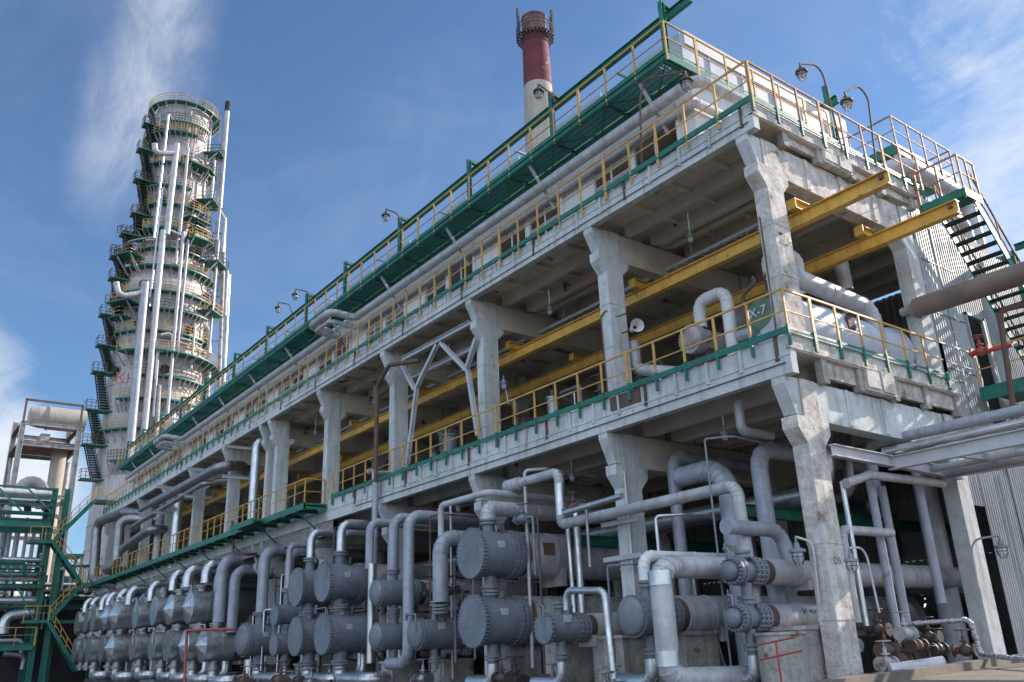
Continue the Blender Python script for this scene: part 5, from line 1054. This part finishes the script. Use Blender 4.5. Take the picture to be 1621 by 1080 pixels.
for i, (x, z) in enumerate(((-5.6, 3.7), (-5.6, 4.6))):
    tag(MB().bar((x-.7, -.08, z), (x+.7, -.08, z), .08, .12).bar((x-.7, -.08, z), (x-.7, .4, z), .06, .1).build('cable_bracket', 'steel'), ('lower', 'upper')[i]+' pale steel bracket bolted round the second lower column', 'bracket')
tag(MB().box((-5.2, YF-.012, 7.42), (-4.1, YF+.03, 7.78)).build('patch_plate', 'rust'), 'rust stained patch plate set in the lower fascia by the second column', 'plate')
pipe([(-1.7, .3, 6.9), (-1.7, .3, 6.2), (-1.7, 1.4, 6.2)], .11, 'lilacw', 'hooked drain pipe hanging under the lower deck near the corner', bend=1.4)
for i in range(30):
    x = random.uniform(-60, -2); y = random.uniform(-.6, 3); z = random.uniform(.4, 1.0); h = random.uniform(.4, 2.2)
    pipe([(x, y, .2), (x, y, h), (x+random.choice((-.6, .6)), y+.3, h), (x+random.choice((-.6, .6)), y+.8, .2)], random.uniform(.035, .08), random.choice(['rust', 'aludark', 'lilacw', 'darksteel']), 'small looped service pipe between the exchanger piers', group='small service pipes between the piers', bands=0)

# denser deck clutter in the near bays, small-bore lines and ceiling items
random.seed(77)
for i in range(26):
    x = -1.8-i*.75+random.uniform(-.3, .3); y = random.uniform(1.6, 5.2); h = random.uniform(.6, 2.4); m, nm = random.choice(EQ)
    pipe([(x, y, 7.8), (x, y, 7.9+h), (x-random.uniform(.5, 1.6), y, 7.9+h), (x-1.2, y+random.uniform(.5, 2), 7.9+h)], random.uniform(.03, .1), m, f'{nm} small-bore line looping among the machines of the near bays', group='small-bore lines in the near bays', bands=0)
for i in range(9):
    x = -3.4-i*2.1; y = random.uniform(1.3, 2.6); t = thing('vertical_pot', (x, y, 7.8), 'small upright steel pot with a flanged lid behind the lower railing', 'vessel', 'upright pots behind the lower railing'); r = random.uniform(.18, .34); h = random.uniform(.8, 1.5)
    MB().lathe((x, y, 7.8), (0, 0, 1), [(0, 0), (.1, r*.5), (.25, r), (h, r), (h, r), (h, r*1.2), (h+.06, r*1.2), (h+.06, 0)], 18).build('body', random.choice(['aludark', 'gvessel', 'shell', 'vgrey']), t)
    MB().cyl((x, y, 7.8+h), (x, y, 8.1+h), r*.3, 10).build('nozzle', 'rust', t)
t = thing('cable_tray', (-30, 2.7, 12.2), 'long steel cable tray hung under the upper deck between the crane beams', 'cable tray')
b = MB(); b.box((-62, 2.5, 12.3), (-.6, 2.53, 12.4)); b.box((-62, 2.9, 12.3), (-.6, 2.93, 12.4)); x = -.8
while x > -62: b.box((x, 2.5, 12.3), (x-.05, 2.93, 12.32)); x -= .4
b.build('ladder', 'steel', t)
for k in range(20): MB().bar((-1.5-3*k, 2.7, 12.3), (-1.5-3*k, 2.7, 13.3), .03).build('hanger', 'steel', t)
for i in range(7): x = -3-6.1*i; p = Vector((x, .9, 12.7)); lamp([p, p-Vector((0, 0, .5))], 'caged lamp hanging under the upper deck ceiling between the columns', 'steel', .9, group='ceiling lamps under the upper deck')
for i, (x, y, z) in enumerate(((-2.6, .8, 6.4), (-8.4, .8, 6.4), (-14.6, .8, 6.4))): p = Vector((x, y, z+.5)); lamp([p, p-Vector((0, 0, .3))], 'caged lamp hanging under the lower deck ceiling', 'steel', .9, group='ceiling lamps under the lower deck')
# vent masts on the tower crown
for k, (px, h) in enumerate(((262, 3.2), (272, 2.2), (303, 2.6), (318, 3.4), (330, 2.4))): p = at(px, 190, 'x', XT+2); MB().bar(p, p+Vector((0, 0, h)), .14).bar(p+Vector((0, 0, h)), p+Vector((0, 1.6, h-.6)), .12).build('davit', 'rust', tw)
# tangle of small beams and pipes in the far-left rack
for i in range(34):
    y = random.uniform(y0_, y1_); z = random.choice((zz_(812), zz_(800), zz_(895), zz_(928), zz_(960), zz_(1024)))+random.uniform(.2, 1.6); l = random.uniform(1, 4); x = XR_-random.uniform(.3, 3)
    pipe([(x, y, z), (x, min(y+l, y1_), z), (x-random.uniform(0, 1), min(y+l, y1_)+.1, z-random.uniform(.4, 1.4))], random.uniform(.05, .16), random.choice(['alu', 'rust', 'chimw', 'green', 'lilacw', 'darksteel']), 'short line in the tangle of pipes inside the green rack', group='short lines inside the green rack', bands=0)

# machinery in the dark gap between the stair tower and the silver row
random.seed(99)
for i in range(44):
    x = random.uniform(-76, -67.3); y = random.uniform(-6, 1.5); z = random.uniform(.5, 8.5); k = i % 4
    if k < 2:
        L_ = random.uniform(1.5, 4.5); d = random.choice((Vector((0, 1, 0)), Vector((0, 0, 1)), Vector((0, 1, 0))))
        pipe([(x, y, z), Vector((x, y, z))+d*L_, Vector((x-1.2, y, z))+d*(L_+.02)], random.uniform(.07, .24), random.choice(['alu', 'rust', 'aludark', 'chimw', 'lilacw']), 'pipe run in the dim plant between the stair tower and the silver row', group='pipe runs behind the stair tower', bands=1.5)
    elif k == 2: tag(MB().ibeam((x, -7, z), (x, 1.5, z), .2, .25, .02).build('rack_beam', 'green'), 'dim green rack beam behind the stair tower', 'beam', 'rack beams behind the stair tower')
    else: tag(MB().ibeam((x, y, 0), (x, y, 9), .22, .22, .02).build('rack_post', 'green'), 'dim green rack post behind the stair tower', 'post', 'rack posts behind the stair tower')
# nameplates, drips and mesh straps on the near vessels
for k in ('V1', 'V2', 'V4', 'M2', 'M4', 'M7', 'M8', 'V3'):
    t, C, r, yn = V[k]; MB().box((C.x+r*.80, yn-.1, C.z+.12), (C.x+r*.93, yn+.12, C.z+.30)).build('name_plate', 'steel', t)
    MB().cyl((C.x+r*.45, yn+.25, C.z+r*.8), (C.x+r*.45, yn+.25, C.z+r+.14), .035, 8).cyl((C.x+r*.45, yn+.25, C.z+r+.1), (C.x+r*.45, yn+.25, C.z+r+.16), .06, 8).build('gauge_tap', 'rust', t)
    for a in (-.5, .5): MB().tube([(C.x+math.sin(a)*r*.96, yn+.05, C.z+math.cos(a)*r*.96), (C.x+math.sin(a)*(r+.12), yn+.05, C.z+math.cos(a)*(r+.12)), (C.x+math.sin(a)*(r+.12), yn+.22, C.z+math.cos(a)*(r+.12)), (C.x+math.sin(a)*r*.96, yn+.22, C.z+math.cos(a)*r*.96)], .015, 6).build('lifting_lug', 'vgrey', t)

# sheet overlaps on the corrugated wall, small-bore lines between the near vessels
for z in (8.3, 9.9, 11.5): MB().box((.23, 6.76, z), (.245, 8.55, z+.03)).build('sheet_lap', 'cordark', mw)
for y in (7.65, 10.7, 12.4, 14.1): MB().box((.24, y, 6.95), (.25, y+.03, 12.7)).build('sheet_lap', 'cordark', mw)
for y in (8.3, 9.9, 11.4): MB().box((.262, y, .95), (.272, y+.03, 5.5)).build('sheet_lap', 'cordark', mw)
random.seed(123)
for i in range(26):
    x = random.uniform(-30, -1.2); y = random.uniform(-1.3, -.3); z0 = random.uniform(.4, 1.5); h = random.uniform(3.2, 6.6); m, nm = random.choice(EQ)
    pipe([(x, y, z0), (x, y, h), (x+random.choice((-.5, .5)), y+.4, h), (x+.3, y+2.5, h)], random.uniform(.022, .05), m, f'{nm} thin line rising between the exchangers', group='thin lines between the exchangers', bands=0)
for i in range(12):
    x = -6.8-1.9*i+random.uniform(-.2, .2); y = -.75; z = random.choice((3.3, 3.4, 5.1)); m = random.choice(['rust', 'darksteel', 'vgrey'])
    valve((x, y, z), random.uniform(.6, .85), m, 'small handwheel valve between the exchanger rows', grp='small valves between the exchanger rows')
    pipe([(x-.5, y+.9, z), (x-.5, y, z), (x+.5, y, z), (x+.5, y, z-1.6)], .04, m if m != 'rust' else 'aludark', 'thin line carrying a small valve between the exchanger rows', group='thin valve lines between the exchanger rows', bands=0)
